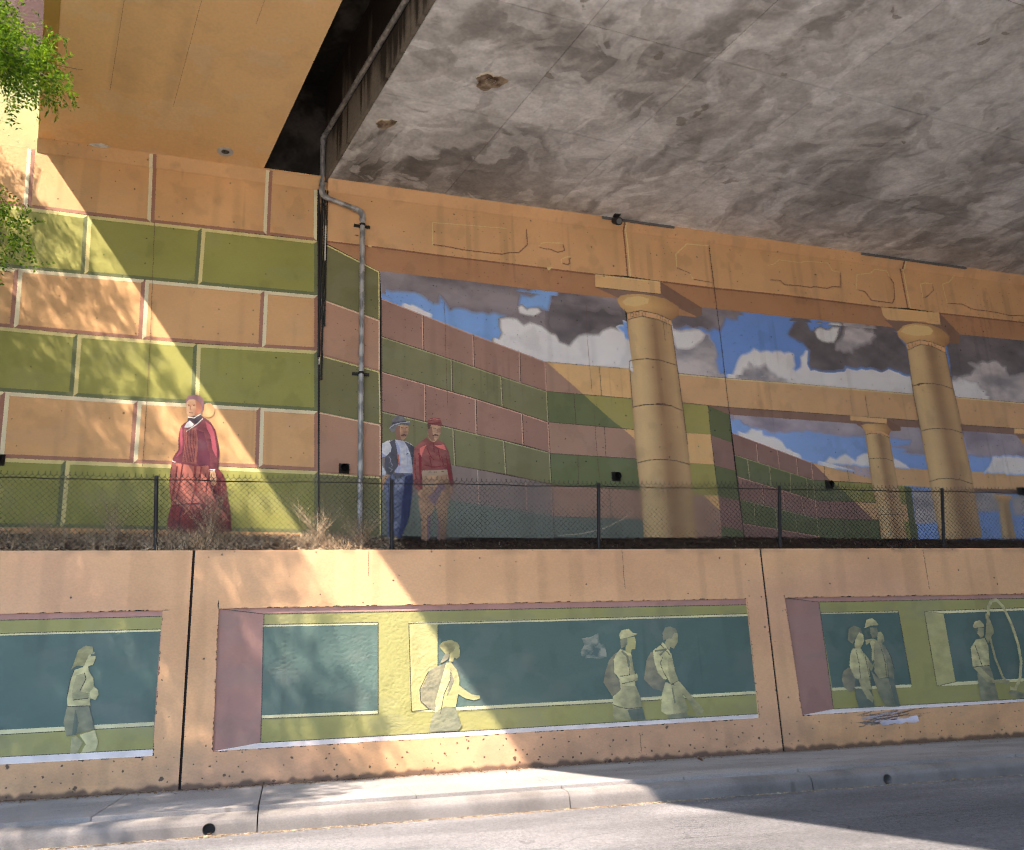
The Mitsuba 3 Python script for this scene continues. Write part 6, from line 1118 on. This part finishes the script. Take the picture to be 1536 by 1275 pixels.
D2 = thing('bridge_deck', 'grey stained concrete bridge deck over the right and middle of the scene', 'bridge')
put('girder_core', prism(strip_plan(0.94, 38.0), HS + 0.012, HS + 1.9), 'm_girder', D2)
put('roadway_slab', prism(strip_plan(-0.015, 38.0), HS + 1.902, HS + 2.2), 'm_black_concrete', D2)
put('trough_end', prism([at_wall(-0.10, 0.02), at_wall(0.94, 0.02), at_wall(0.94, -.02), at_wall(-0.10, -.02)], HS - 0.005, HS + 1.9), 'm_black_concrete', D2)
put('edge_rib', prism([bplan(0.935, 1.96), bplan(0.985, 1.98), bplan(0.985, FAR), bplan(0.935, FAR)], HS - .006, HS + .05), 'm_girder', D2)
for i, n in enumerate((-1.8, 1.2, 4.0, 6.6)):
    pt = thing('bridge_pier', f"round concrete pier behind the viewer, {('leftmost', 'second from left', 'third from left', 'rightmost')[i]} of the four", 'pier', 'round piers under the far end of the bridge')
    q = bplan(n, FAR + 1.0)
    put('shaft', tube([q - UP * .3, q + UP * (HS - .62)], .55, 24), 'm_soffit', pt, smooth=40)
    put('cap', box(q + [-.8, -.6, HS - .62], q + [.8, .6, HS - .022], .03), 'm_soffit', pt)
OA = thing('added_shade_wall', 'added unseen ochre wall behind the viewer, shading the right of the scene', 'wall')  # unseen wall added to keep light off the right of the mural
put('wall_face', box((7.5, -18.6, -.3), (46, -17.9, HS - .03)), 'm_orange', OA)
put('plinth', box((7.4, -17.88, -.3), (46.1, -17.6, 1.0), .02), 'm_peach', OA)
# form panels of the soffit, each a little proud of or behind its neighbour
rng = np.random.RandomState(11)
PW, PL = 2.05, 2.35
ROT = 0.10
for i in range(-1, 13):
    for j in range(-12, 3):
        n0, y0 = 0.99 + i * PW, -0.75 + j * PL
        sk = lambda n, y: (n + 0.0 * y, y - ROT * (n - 1))
        cs = [sk(n0, y0), sk(n0 + PW, y0), sk(n0 + PW, y0 + PL), sk(n0, y0 + PL)]
        shp = Polygon([bplan(*c)[:2] for c in cs]).buffer(-0.007)
        lim = Polygon([q[:2] for q in [at_wall(0.99, 0.005), at_wall(25.9, 0.005), bplan(25.9, FAR), bplan(0.99, FAR)]])
        shp = shp.intersection(lim)
        if shp.is_empty or shp.geom_type != 'Polygon' or shp.area < 0.01:
            continue
        m = trimesh.creation.extrude_polygon(shp, 0.02)
        m.apply_translation([0, 0, HS - 0.001 + rng.uniform(-.0035, .0035)])
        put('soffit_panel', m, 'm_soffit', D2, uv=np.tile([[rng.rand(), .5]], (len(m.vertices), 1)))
# spalled patches with a pale broken rim
for (x, y, r, sq, an) in ((1.296, 0.277, .16, .75, -.6), (2.702, -1.036, .23, .8, -.4)):
    rr = np.random.RandomState(int(r * 1000))
    t = np.linspace(0, 2 * math.pi, 40)[:-1]
    rad = r * (1 + .16 * np.sin(3 * t + 1) + .08 * np.sin(7 * t) + .03 * rr.randn(39))
    ca, sa = math.cos(an), math.sin(an)
    ex, ey = rad * np.cos(t), rad * np.sin(t) * sq
    X, Y = x + ca * ex - sa * ey, y + sa * ex + ca * ey
    Pg = np.stack([np.stack([x + (X - x) * f, y + (Y - y) * f, np.full(39, HS - .006 - h)], -1) for f, h in ((1, -.004), (.93, .012), (.8, .004), (.55, .010), (.3, -.002), (.02, .004))])
    Pg = np.concatenate([Pg, Pg[:, :1]], 1)
    sp = put('spall_patch', grid(Pg), 'm_rust', D2, smooth=False)
    arc = [(X[q], Y[q], HS - .014) for q in range(24, 36)]
    put('rim', tube(arc, [.005 + .013 * math.sin(math.pi * q / 11) for q in range(12)], 6), 'm_rim', sp, smooth=True)
# flashing strips at the top of the wall
for a, b in [(5.868, 7.435), (11.945, 14.788)]:
    q = [uw(a, 0, .145), uw(b, 0, .145), uw(b, 0, .118), uw(a, 0, .118)]
    put('flashing_strip', prism(q, HS - .055, HS - .012), 'm_grey_steel', D2)

# ================================================================ things on the wall
LMP = thing('floodlight', 'small black cylinder floodlight under the grey soffit above the wall', 'light')
lp = uw(6.13, HS - .13, .24)
put('mount_plate', box(lp + [-.06, -.05, .105], lp + [.06, .05, .127]), 'm_black', LMP)
put('arm', tube([lp + UP * .11, lp + UP * .03], .02, 8), 'm_black', LMP, smooth=40)
ax = np.array([.10, -.80, -.50]); ax /= np.linalg.norm(ax)
hd = put('head', tube([lp - ax * .12, lp - ax * .11, lp + ax * .09], [.05, .072, .076], 20), 'm_black', LMP, smooth=40)
put('lens', tube([lp + ax * .0905, lp + ax * .096], .056, 18), 'm_grey_steel', hd, smooth=40)

PIPE = thing('downpipe', 'grey galvanised downpipe running down the wall beside the painted man in the hat', 'pipe')
r = .043


def bend(a, b, c, rad, n=7):
    """Points of a round elbow at b between a and c."""
    a, b, c = map(np.array, (a, b, c))
    u, v = (a - b) / np.linalg.norm(a - b), (c - b) / np.linalg.norm(c - b)
    s, e = b + u * rad, b + v * rad
    t = np.linspace(0, 1, n)[:, None]
    return list((1 - t) ** 2 * s + 2 * t * (1 - t) * b + t ** 2 * e)


uA, uB = (0.558, 1.268)
A0 = bplan(.845, -14.0) + UP * 10.40
A1 = at_wall(.845, .085) + UP * 10.50
A1w = A1
A2 = np.array([*uw(uA, 0, .085)[:2], 9.30]); A1 = np.array([*A2[:2], 10.45]); A0 = A1 + (bplan(0, -16) * 1.0) + UP * (-.9)
A3 = uw(uB, 9.10, .085); A4 = uw(uB, 3.30, .085)
e1, e2, e3 = bend(A0, A1, A2, .10), bend(A1, A2, A3, .12), bend(A2, A3, A4, .12)
put('pipe_run', tube([A0, e1[0]], r, 16), 'm_galvanised', PIPE, smooth=40)
put('pipe_run', tube([e1[-1], e2[0]], r, 16), 'm_galvanised', PIPE, smooth=40)
put('pipe_run', tube([e2[-1], e3[0]], r, 16), 'm_galvanised', PIPE, smooth=40)
put('pipe_run', tube([e3[-1], A4], r, 16), 'm_galvanised', PIPE, smooth=40)
for e in (e1, e2, e3):
    put('elbow', tube(e, r + .008, 16), 'm_galvanised', PIPE, smooth=40)
for p0, dv in ((e2[0] + UP * .10, UP), (e2[0] + UP * .01, UP), (e3[-1] - UP * .02, UP), (e3[0] - TU * .03, TU)):
    put('collar', tube([p0 - dv * .02, p0 + dv * .02], r + .013, 16), 'm_galvanised', PIPE, smooth=40)
for z in (8.84, 6.101):
    c = uw(uB, z, 0)
    b0 = put('bracket', prism([uw(uB - .14, 0, .045), uw(uB + .14, 0, .045), uw(uB + .14, 0, .012), uw(uB - .14, 0, .012)], z - .022, z + .022), 'm_black', PIPE)
    put('clamp', tube([uw(uB, z - .02, .085), uw(uB, z + .02, .085)], r + .006, 16), 'm_black', b0, smooth=40)

CAB = thing('cable_run', 'black cables and conduit hanging down the joint left of the downpipe', 'cable')
uj = 0.63
for off, z1, rad, seed in ((-.055, 6.35, .021, 1), (-.005, 5.95, .016, 2), (.03, 6.9, .013, 3)):
    rr = np.random.RandomState(seed)
    zz = np.linspace(9.45, z1, 26)
    put('cable', tube([uw(uj + off + .003 * rr.randn(), z, .035 + .002 * rr.randn()) for z in zz], rad, 8), 'm_black', CAB, smooth=40)
put('pale_sleeve', tube([uw(uj + .012, 8.75, .05), uw(uj + .012, 8.10, .05)], .013, 10), 'm_rim', CAB, smooth=40)
put('pale_sleeve', tube([uw(uj - .045, 6.34, .04), uw(uj - .045, 6.22, .04)], .012, 10), 'm_rim', CAB, smooth=40)

# ================================================================ planting strip between the walls
rng = np.random.RandomState(21)
xs = np.linspace(-15, 31, 921)
rows = []
for s in np.linspace(0, 1, 31):
    row = []
    for x in xs:
        yw = (CU + math.sin(YU) * x) / math.cos(YU)
        y = 0.18 + (yw + .05 - 0.18) * s
        zb = np.interp(x, [-15, -3.7, 0.5, 2.2, 5.2, 8.1, 10.9, 14.2, 31], [3.33, 3.36, 3.38, 3.33, 3.39, 3.47, 3.46, 3.50, 3.6])
        z = 2.82 + (zb - 2.82) * s ** .8 + .03 * math.sin(5.1 * x + 9 * s) * s * (1 - s) * 2 + rng.uniform(-.016, .016)
        row.append((x, y, z))
    rows.append(row)
k = put('planting_strip', grid(np.array(rows)), 'm_dirt', smooth=True)
structure(k)
DZ = np.array(rows)


def soil(x, s):
    i = int(np.clip((x + 15) / 46 * 920, 0, 919))
    f = (x + 15) / 46 * 920 - i
    j = s * 30
    j0 = min(29, int(j))
    a = DZ[j0, i] * (1 - f) + DZ[j0, i + 1] * f
    b = DZ[j0 + 1, i] * (1 - f) + DZ[j0 + 1, i + 1] * f
    return a + (b - a) * (j - j0)


def stuff(name, mesh, bsdf, label, **kw):
    k = put(name, mesh, bsdf, **kw)
    labels[k] = {'kind': 'stuff', 'label': label}


P = np.array([soil(rng.uniform(-6, 16), rng.uniform(0, 1) ** .9) + [0, 0, rng.uniform(.0, .04)] for _ in range(14000)])
stuff('mulch', flakes(P, .06, rng), 'm_mulch', 'dark leaf mulch and bark chips behind the fence')


def blades(pts, h, rng, lean=.5, w=.004):
    """Thin bent grass blades, each a chain of three quads tapering to a tip."""
    n = len(pts)
    a = rng.uniform(0, 2 * np.pi, n)
    d = np.stack([np.cos(a), np.sin(a), np.zeros(n)], 1) * rng.uniform(.1, 1, n)[:, None] * lean
    H = (h * rng.uniform(.35, 1.15, n))[:, None]
    side = np.stack([-np.sin(a + rng.uniform(-1, 1, n)), np.cos(a), np.zeros(n)], 1)
    P = []
    for t, ww in ((0, 1), (.4, .85), (.75, .6), (1, .15)):
        c = pts + H * (UP * t * (1 - .25 * t) + d * t * t)
        P += [c - side * w * ww, c + side * w * ww]
    P = np.stack(P, 1)
    b = np.arange(n)[:, None] * 8
    F = np.vstack([b + f for k in (0, 2, 4) for f in ([k, k + 1, k + 3], [k, k + 3, k + 2])])
    return trimesh.Trimesh(P.reshape(-1, 3), F, process=False)


X = np.concatenate([rng.uniform(-6, 1.0, 2000), rng.normal(.60, .30, 1000), rng.normal(-1.2, .45, 600), rng.uniform(1, 12, 260)])
P = np.array([soil(x, rng.uniform(0.0, .8)) for x in X])
hh = np.interp(P[:, 0], [-6, -2.6, -2.2, -1.5, -.6, .2, .6, 1.2, 1.6, 12], [.28, .30, .26, .30, .24, .20, .22, .12, .08, .07])
P2 = np.array([soil(rng.uniform(-6, 1.6), rng.uniform(0, .8)) + [0, 0, rng.uniform(.0, .06)] for _ in range(3800)])
stuff('straw_litter', flakes(P2, .12, rng, .5, 14), 'm_straw', 'fallen straw and stalks lying on the soil at the left behind the fence')
stuff('dry_grass', blades(P, hh, rng, .7, .0035), 'm_straw', 'dry straw coloured grass growing at the foot of the wall behind the fence')


def weed(x, s, h, n, seed, label):
    rr = np.random.RandomState(seed)
    root = soil(x, s)
    t = thing('dry_weed', label, 'weed', None)
    ms = []
    for _ in range(n):
        a, l = rr.uniform(0, 6.28), rr.uniform(.15, .75)
        H = h * rr.uniform(.5, 1.05)
        pts = [root + np.array([math.cos(a) * l * H * f ** 1.4, math.sin(a) * l * H * f ** 1.4 * .6, H * f * (1 - .15 * l * f)]) + rr.randn(3) * .006 for f in np.linspace(0, 1, 6)]
        ms.append(tube(pts, np.linspace(.0042, .0014, 6), 4))
        for q in range(2, 6):
            for _ in range(2):
                d = rr.randn(3) * .06 + [0, 0, .04]
                ms.append(tube([pts[q], pts[q] + d * .6, pts[q] + d], [.0022, .0018, .001], 3))
    put('stems', cat(ms), 'm_straw', t)
    tips = np.vstack([m.vertices[-1:] for m in ms])
    labels[put('seed_heads', flakes(np.repeat(tips, 2, 0) + rr.randn(2 * len(tips), 3) * .008, .022, rr, 1.5, 2), 'm_straw', t)] = {'kind': 'stuff'}


weed(-1.02, .25, .80, 34, 1, 'tall dry weed in front of the painted woman, tangled stems')
weed(-2.25, .3, .74, 22, 2, 'dry weed left of the first fence post from the left')
weed(.42, .3, .72, 24, 3, 'sunlit dry weed in the strip of sun left of the black joint')
weed(.98, .1, .50, 26, 4, 'pale sunlit dry weed at the foot of the grey downpipe')
weed(-3.15, .3, .36, 14, 5, 'dry weed at the far left edge behind the fence')
st = [(3.85, .45, 3.12), (4.2, .42, 3.14), (4.55, .40, 3.22), (4.85, .38, 3.36), (5.0, .38, 3.48)]
k = put('dry_stick', tube(st, [.004, .007, .008, .008, .005], 6), 'm_rim', smooth=True)
labels[k] = {'label': 'pale curved dry stick leaning in the fence right of the middle post', 'category': 'stick'}

# ================================================================ chain link fence
FN = thing('chain_link_fence', 'black vinyl chain link fence with bare top on the retaining wall', 'fence')
FY, FZ0, FZ1 = 0.25, 2.90, 3.865
px = [-7.7, -4.72, -1.67, 1.39, 4.41, 7.36, 10.31, 13.3, 16.3]
for x, lean in zip(px, (0, .01, -.06, 0, .07, .13, .18, 0, 0)):
    put('post', tube([(x - lean * .35, FY + .02, 2.80), (x + lean * .65, FY + .02, 3.875)], .026, 12), 'm_black_vinyl', FN, smooth=40)
ms = []
PITCH = .0725
xw = np.arange(-8.0, 16.4, PITCH / 2)
nz = int(round((FZ1 - FZ0) / (PITCH / 2)))
rw = np.random.RandomState(8)
ph = np.arange(nz + 1)
Vv, Ff, nv = [], [], 0
tri_a = np.arange(3) * 2 * np.pi / 3
for q, x in enumerate(xw):
    sag = (.014 * math.sin(x * 1.05 + .4) + .006 * math.sin(x * 4.1)) * (ph / nz)
    zig = np.where((ph + q) % 2 == 0, -.25, .25) * PITCH * 1.04
    px_ = x + zig + rw.randn(nz + 1) * .0022 + .009 * np.sin(ph * .21 + x * .9) * np.sin(ph * math.pi / nz)
    py = FY - .004 + .003 * np.sign(zig)
    pz = FZ0 + ph * PITCH / 2 + sag + rw.randn(nz + 1) * .0018
    P = np.stack([px_, py, pz], 1)
    P = np.vstack([P, [[P[-1, 0] + rw.uniform(-.008, .008), FY - .004, pz[-1] + .034]]]) if (nz + q) % 2 else P
    m = tube(P, .0048, 3, cap=False)
    Vv.append(m.vertices); Ff.append(m.faces + nv); nv += len(m.vertices)
put('chain_link_mesh', trimesh.Trimesh(np.vstack(Vv), np.vstack(Ff), process=False), 'm_black_vinyl', FN)
put('tension_wire', tube([(x, FY - .006, 3.815 + .006 * math.sin(3.1 * x) + .004 * math.sin(9 * x)) for x in np.linspace(-8, 16.4, 300)], .0075, 4), 'm_black_vinyl', FN)

# ================================================================ street tree left of the bridge
rng = np.random.RandomState(5)
TR = thing('street_tree', 'green street tree at the left edge with feathery leaves hanging into view', 'tree')
root = np.array([-7.4, -1.25, -.05])
trunk = [root, root + [.05, -.1, 1.2], root + [.0, -.35, 2.6], root + [.12, -.6, 3.9], root + [.1, -.9, 5.2], root + [.2, -1.3, 6.8], root + [.1, -1.7, 8.8]]
put('trunk', tube(trunk, [.19, .16, .145, .13, .11, .08, .03], 12), 'm_bark', TR, smooth=True)
limbs, ends = [], []


def inside(p):
    """Crown volume: an uneven egg clipped where the bridge side is kept trimmed."""
    c = np.array([-7.2, -3.2, 8.2])
    q = (p - c) / np.array([3.9, 5.0, 4.2])
    return (q * q).sum() < 1 and p @ NB < -5.12 + .25 * math.sin(p[1] * 2.1) + .2 * math.sin(p[2] * 2.7)


for i in range(26):
    s = trunk[2 + i % 5]
    for _ in range(60):
        e = np.array([-7.2, -3.2, 8.2]) + rng.uniform(-1, 1, 3) * [3.6, 4.8, 4.0]
        if inside(e):
            break
    else:
        continue
    mid = (s + e) / 2 + rng.randn(3) * .25 + [0, 0, .35]
    t = np.linspace(0, 1, 7)[:, None]
    pts = (1 - t) ** 2 * s + 2 * t * (1 - t) * mid + t ** 2 * e
    limbs.append(tube(pts, np.linspace(.055, .010, 7), 6))
    ends += [pts[k] for k in (3, 4, 5, 6)]
put('limbs', cat(limbs), 'm_bark', TR, smooth=True)
# compound leaves: a few patterns of paired leaflets on a curved stalk, turned and scattered


def compound(r, leaf):
    L, k, out = r.uniform(.19, .30), r.randint(5, 8), []
    for i in range(k):
        f = (i + .8) / k
        c = np.array([L * f, 0, -L * .35 * f * f])
        for sg in (-1, 1):
            ld = np.array([.55, sg * .9, -.25]) + r.randn(3) * .14
            ld /= np.linalg.norm(ld)
            n = np.array([0, 0, 1.0]) + r.randn(3) * .3
            w = np.cross(n / np.linalg.norm(n), ld)
            l = leaf * r.uniform(.75, 1.15)
            out.append([c, c + ld * l * .5 + w * l * .24, c + ld * l, c + ld * l * .5 - w * l * .24])
    return np.array(out).reshape(-1, 3)


def scatter(points, axes, leaf, r):
    pats = [compound(r, leaf) for _ in range(24)]
    a = axes / np.linalg.norm(axes, axis=1, keepdims=True)
    s = np.cross(a, UP + r.randn(len(a), 3) * .4)
    s /= np.linalg.norm(s, axis=1, keepdims=True)
    u = np.cross(a, s)
    u *= np.sign(u[:, 2:] + 1e-9)
    which, out = r.randint(0, 24, len(a)), []
    for k in range(24):
        q = np.nonzero(which == k)[0]
        R = np.stack([a[q], s[q], u[q]], 1)
        out.append((points[q][:, None] + np.einsum('vk,qkj->qvj', pats[k], R)).reshape(-1, 4, 3))
    return np.concatenate(out)


CRC, CRS = np.array([-7.5, -3.0, 8.4]), np.array([4.3, 5.6, 4.7])


def sun_gap(c):
    """Opening in the crown through which the sun reaches the sprays on the bridge side."""
    t = (-2.0 - c[:, 1]) / .581
    return (t > -.8) & (np.abs(c[:, 0] + .552 * t + 3.35) < .75) & (np.abs(c[:, 2] - t - 8.5) < 1.0)


def crown_ok(c):
    q = (c - CRC) / CRS
    lim = -5.12 + .22 * np.sin(c[:, 1] * 2.1) + .2 * np.sin(c[:, 2] * 2.7) + .1 * np.sin(c[:, 2] * 9 + c[:, 1] * 5)
    fine = np.sin(c[:, 0] * 6.3 + 2) * np.sin(c[:, 1] * 5.7 + 1) * np.sin(c[:, 2] * 5.1)
    hole = .55 * fine + np.sin(c[:, 0] * 2.3 + 1) * np.sin(c[:, 1] * 1.9 + c[:, 2] * .8) * np.sin(c[:, 2] * 2.1 - c[:, 0])
    return ((q * q).sum(1) < 1) & (c @ NB < lim) & (hole < 0.24) & (c[:, 1] + .58 * c[:, 2] > -2.2 + .3 * np.sin(c[:, 0] * 2.2)) & ~sun_gap(c)


cl = np.concatenate([np.repeat(np.array(ends), 9, 0) + rng.randn(9 * len(ends), 3) * .42, CRC + rng.uniform(-1, 1, (24000, 3)) * CRS])
cl = cl[crown_ok(cl)]
pts = np.repeat(cl, 5, 0) + rng.randn(5 * len(cl), 3) * .12
axs = np.repeat(rng.randn(len(cl), 3) * [1, 1, .4], 5, 0) + rng.randn(5 * len(cl), 3) * .8
Q = [scatter(pts, axs, .066, rng)]
# twigs that hang into view
TW = []
for a, b, n, sp in [((-4.9, -1.2, 9.0), (-3.05, -2.0, 8.50), 420, .21), ((-4.6, -1.6, 9.3), (-2.90, -2.1, 8.35), 380, .19), ((-4.4, -2.2, 8.8), (-2.90, -2.4, 8.20), 250, .15), ((-4.6, -1.5, 9.7), (-3.35, -2.0, 9.25), 170, .13),
    ((-4.3, -1.6, 6.9), (-3.1, -2.0, 6.3), 190, .14), ((-4.2, -1.9, 6.5), (-3.2, -2.2, 5.9), 110, .13)]:
    a, b = np.array(a), np.array(b)
    t = np.linspace(0, 1, 8)[:, None]
    tw = a + (b - a) * t - UP * .25 * t * t + rng.randn(8, 3) * .02
    TW.append(tube(tw, np.linspace(.012, .004, 8), 5))
    i = rng.randint(1, 8, n)
    fr = rng.uniform(0, 1, (n, 1))
    for _ in range(7):
        q0 = tw[rng.randint(2, 7)]
        e0 = q0 + rng.randn(3) * [.22, .2, .14] + (b - a) * .12
        put('twig', tube([q0, (q0 + e0) / 2 + rng.randn(3) * .02, e0], [.006, .005, .003], 4), 'm_bark', TR, smooth=True)
    c = tw[i - 1] * (1 - fr) + tw[i] * fr
    Q.append(scatter(c + rng.randn(n, 3) * sp, (b - a) * .5 + rng.randn(n, 3) * .9 - UP * .3, .060, rng))
for m in TW:
    put('twig', m, 'm_bark', TR, smooth=True)
Q = np.concatenate(Q)
pick = rng.randint(0, 3, len(Q))
for i in range(3):
    q = Q[pick == i]
    b = np.arange(len(q))[:, None] * 4
    kk = put('foliage', trimesh.Trimesh(q.reshape(-1, 3), np.vstack([b + [0, 1, 2], b + [0, 2, 3]]), process=False), f'm_leaf_{i}', TR)
    labels[kk] = {'kind': 'stuff'}

# ================================================================ leaf litter
rng = np.random.RandomState(31)
X = rng.uniform(-5, 12, 2600)
dens = np.interp(X, [-5, 1.5, 3.3, 4, 12], [1, 1, .6, .35, .3])
keep = rng.rand(len(X)) < dens
X = X[keep]
P = np.stack([X, -np.abs(rng.exponential(.10, len(X))) - .012, np.full(len(X), .008)], 1)
stuff('leaf_litter', flakes(P, .042, rng, .35), 'm_litter', 'brown dry leaf litter along the foot of the retaining wall')
X = rng.uniform(-5, 10, 7000)
P = np.stack([X, -2.455 - np.abs(rng.exponential(.030, len(X))), np.full(len(X), -.204)], 1)
P = P[rng.rand(len(P)) < np.interp(P[:, 0], [-5, 4, 4.5, 10], [1, 1, .4, .3])]
G2 = np.stack([hole_x[0] + rng.randn(170) * .10, -2.46 - np.abs(rng.randn(170)) * .04, np.full(170, -.20)], 1)
stuff('gutter_litter', flakes(np.vstack([P, G2]), .030, rng, .3, 3), 'm_straw', 'pale dry litter lying in the gutter along the kerb')
for i, (x, y, s) in enumerate(((4.6, -.35, .07), (5.3, -.55, .09), (7.55, -2.50, .10), (1.25, -.9, .05), (-1.5, -.8, .05))):
    pz = .012 if y > -2.3 else -.195
    k = put('dry_leaf', flakes(np.array([[x, y, pz]]), s, np.random.RandomState(60 + i), .4, 1.7), 'm_litter')
    labels[k] = {'label': ('brown dry leaf on the shaded sidewalk near the wall, nearest the sun line', 'brown dry leaf on the shaded sidewalk, second from the sun line', 'tan dry leaf in the shaded gutter at right', 'small dry leaf on the sunlit sidewalk', 'small dry leaf on the dappled sidewalk at left')[i], 'category': 'leaf', 'group': 'loose dry leaves on the sidewalk and in the gutter'}
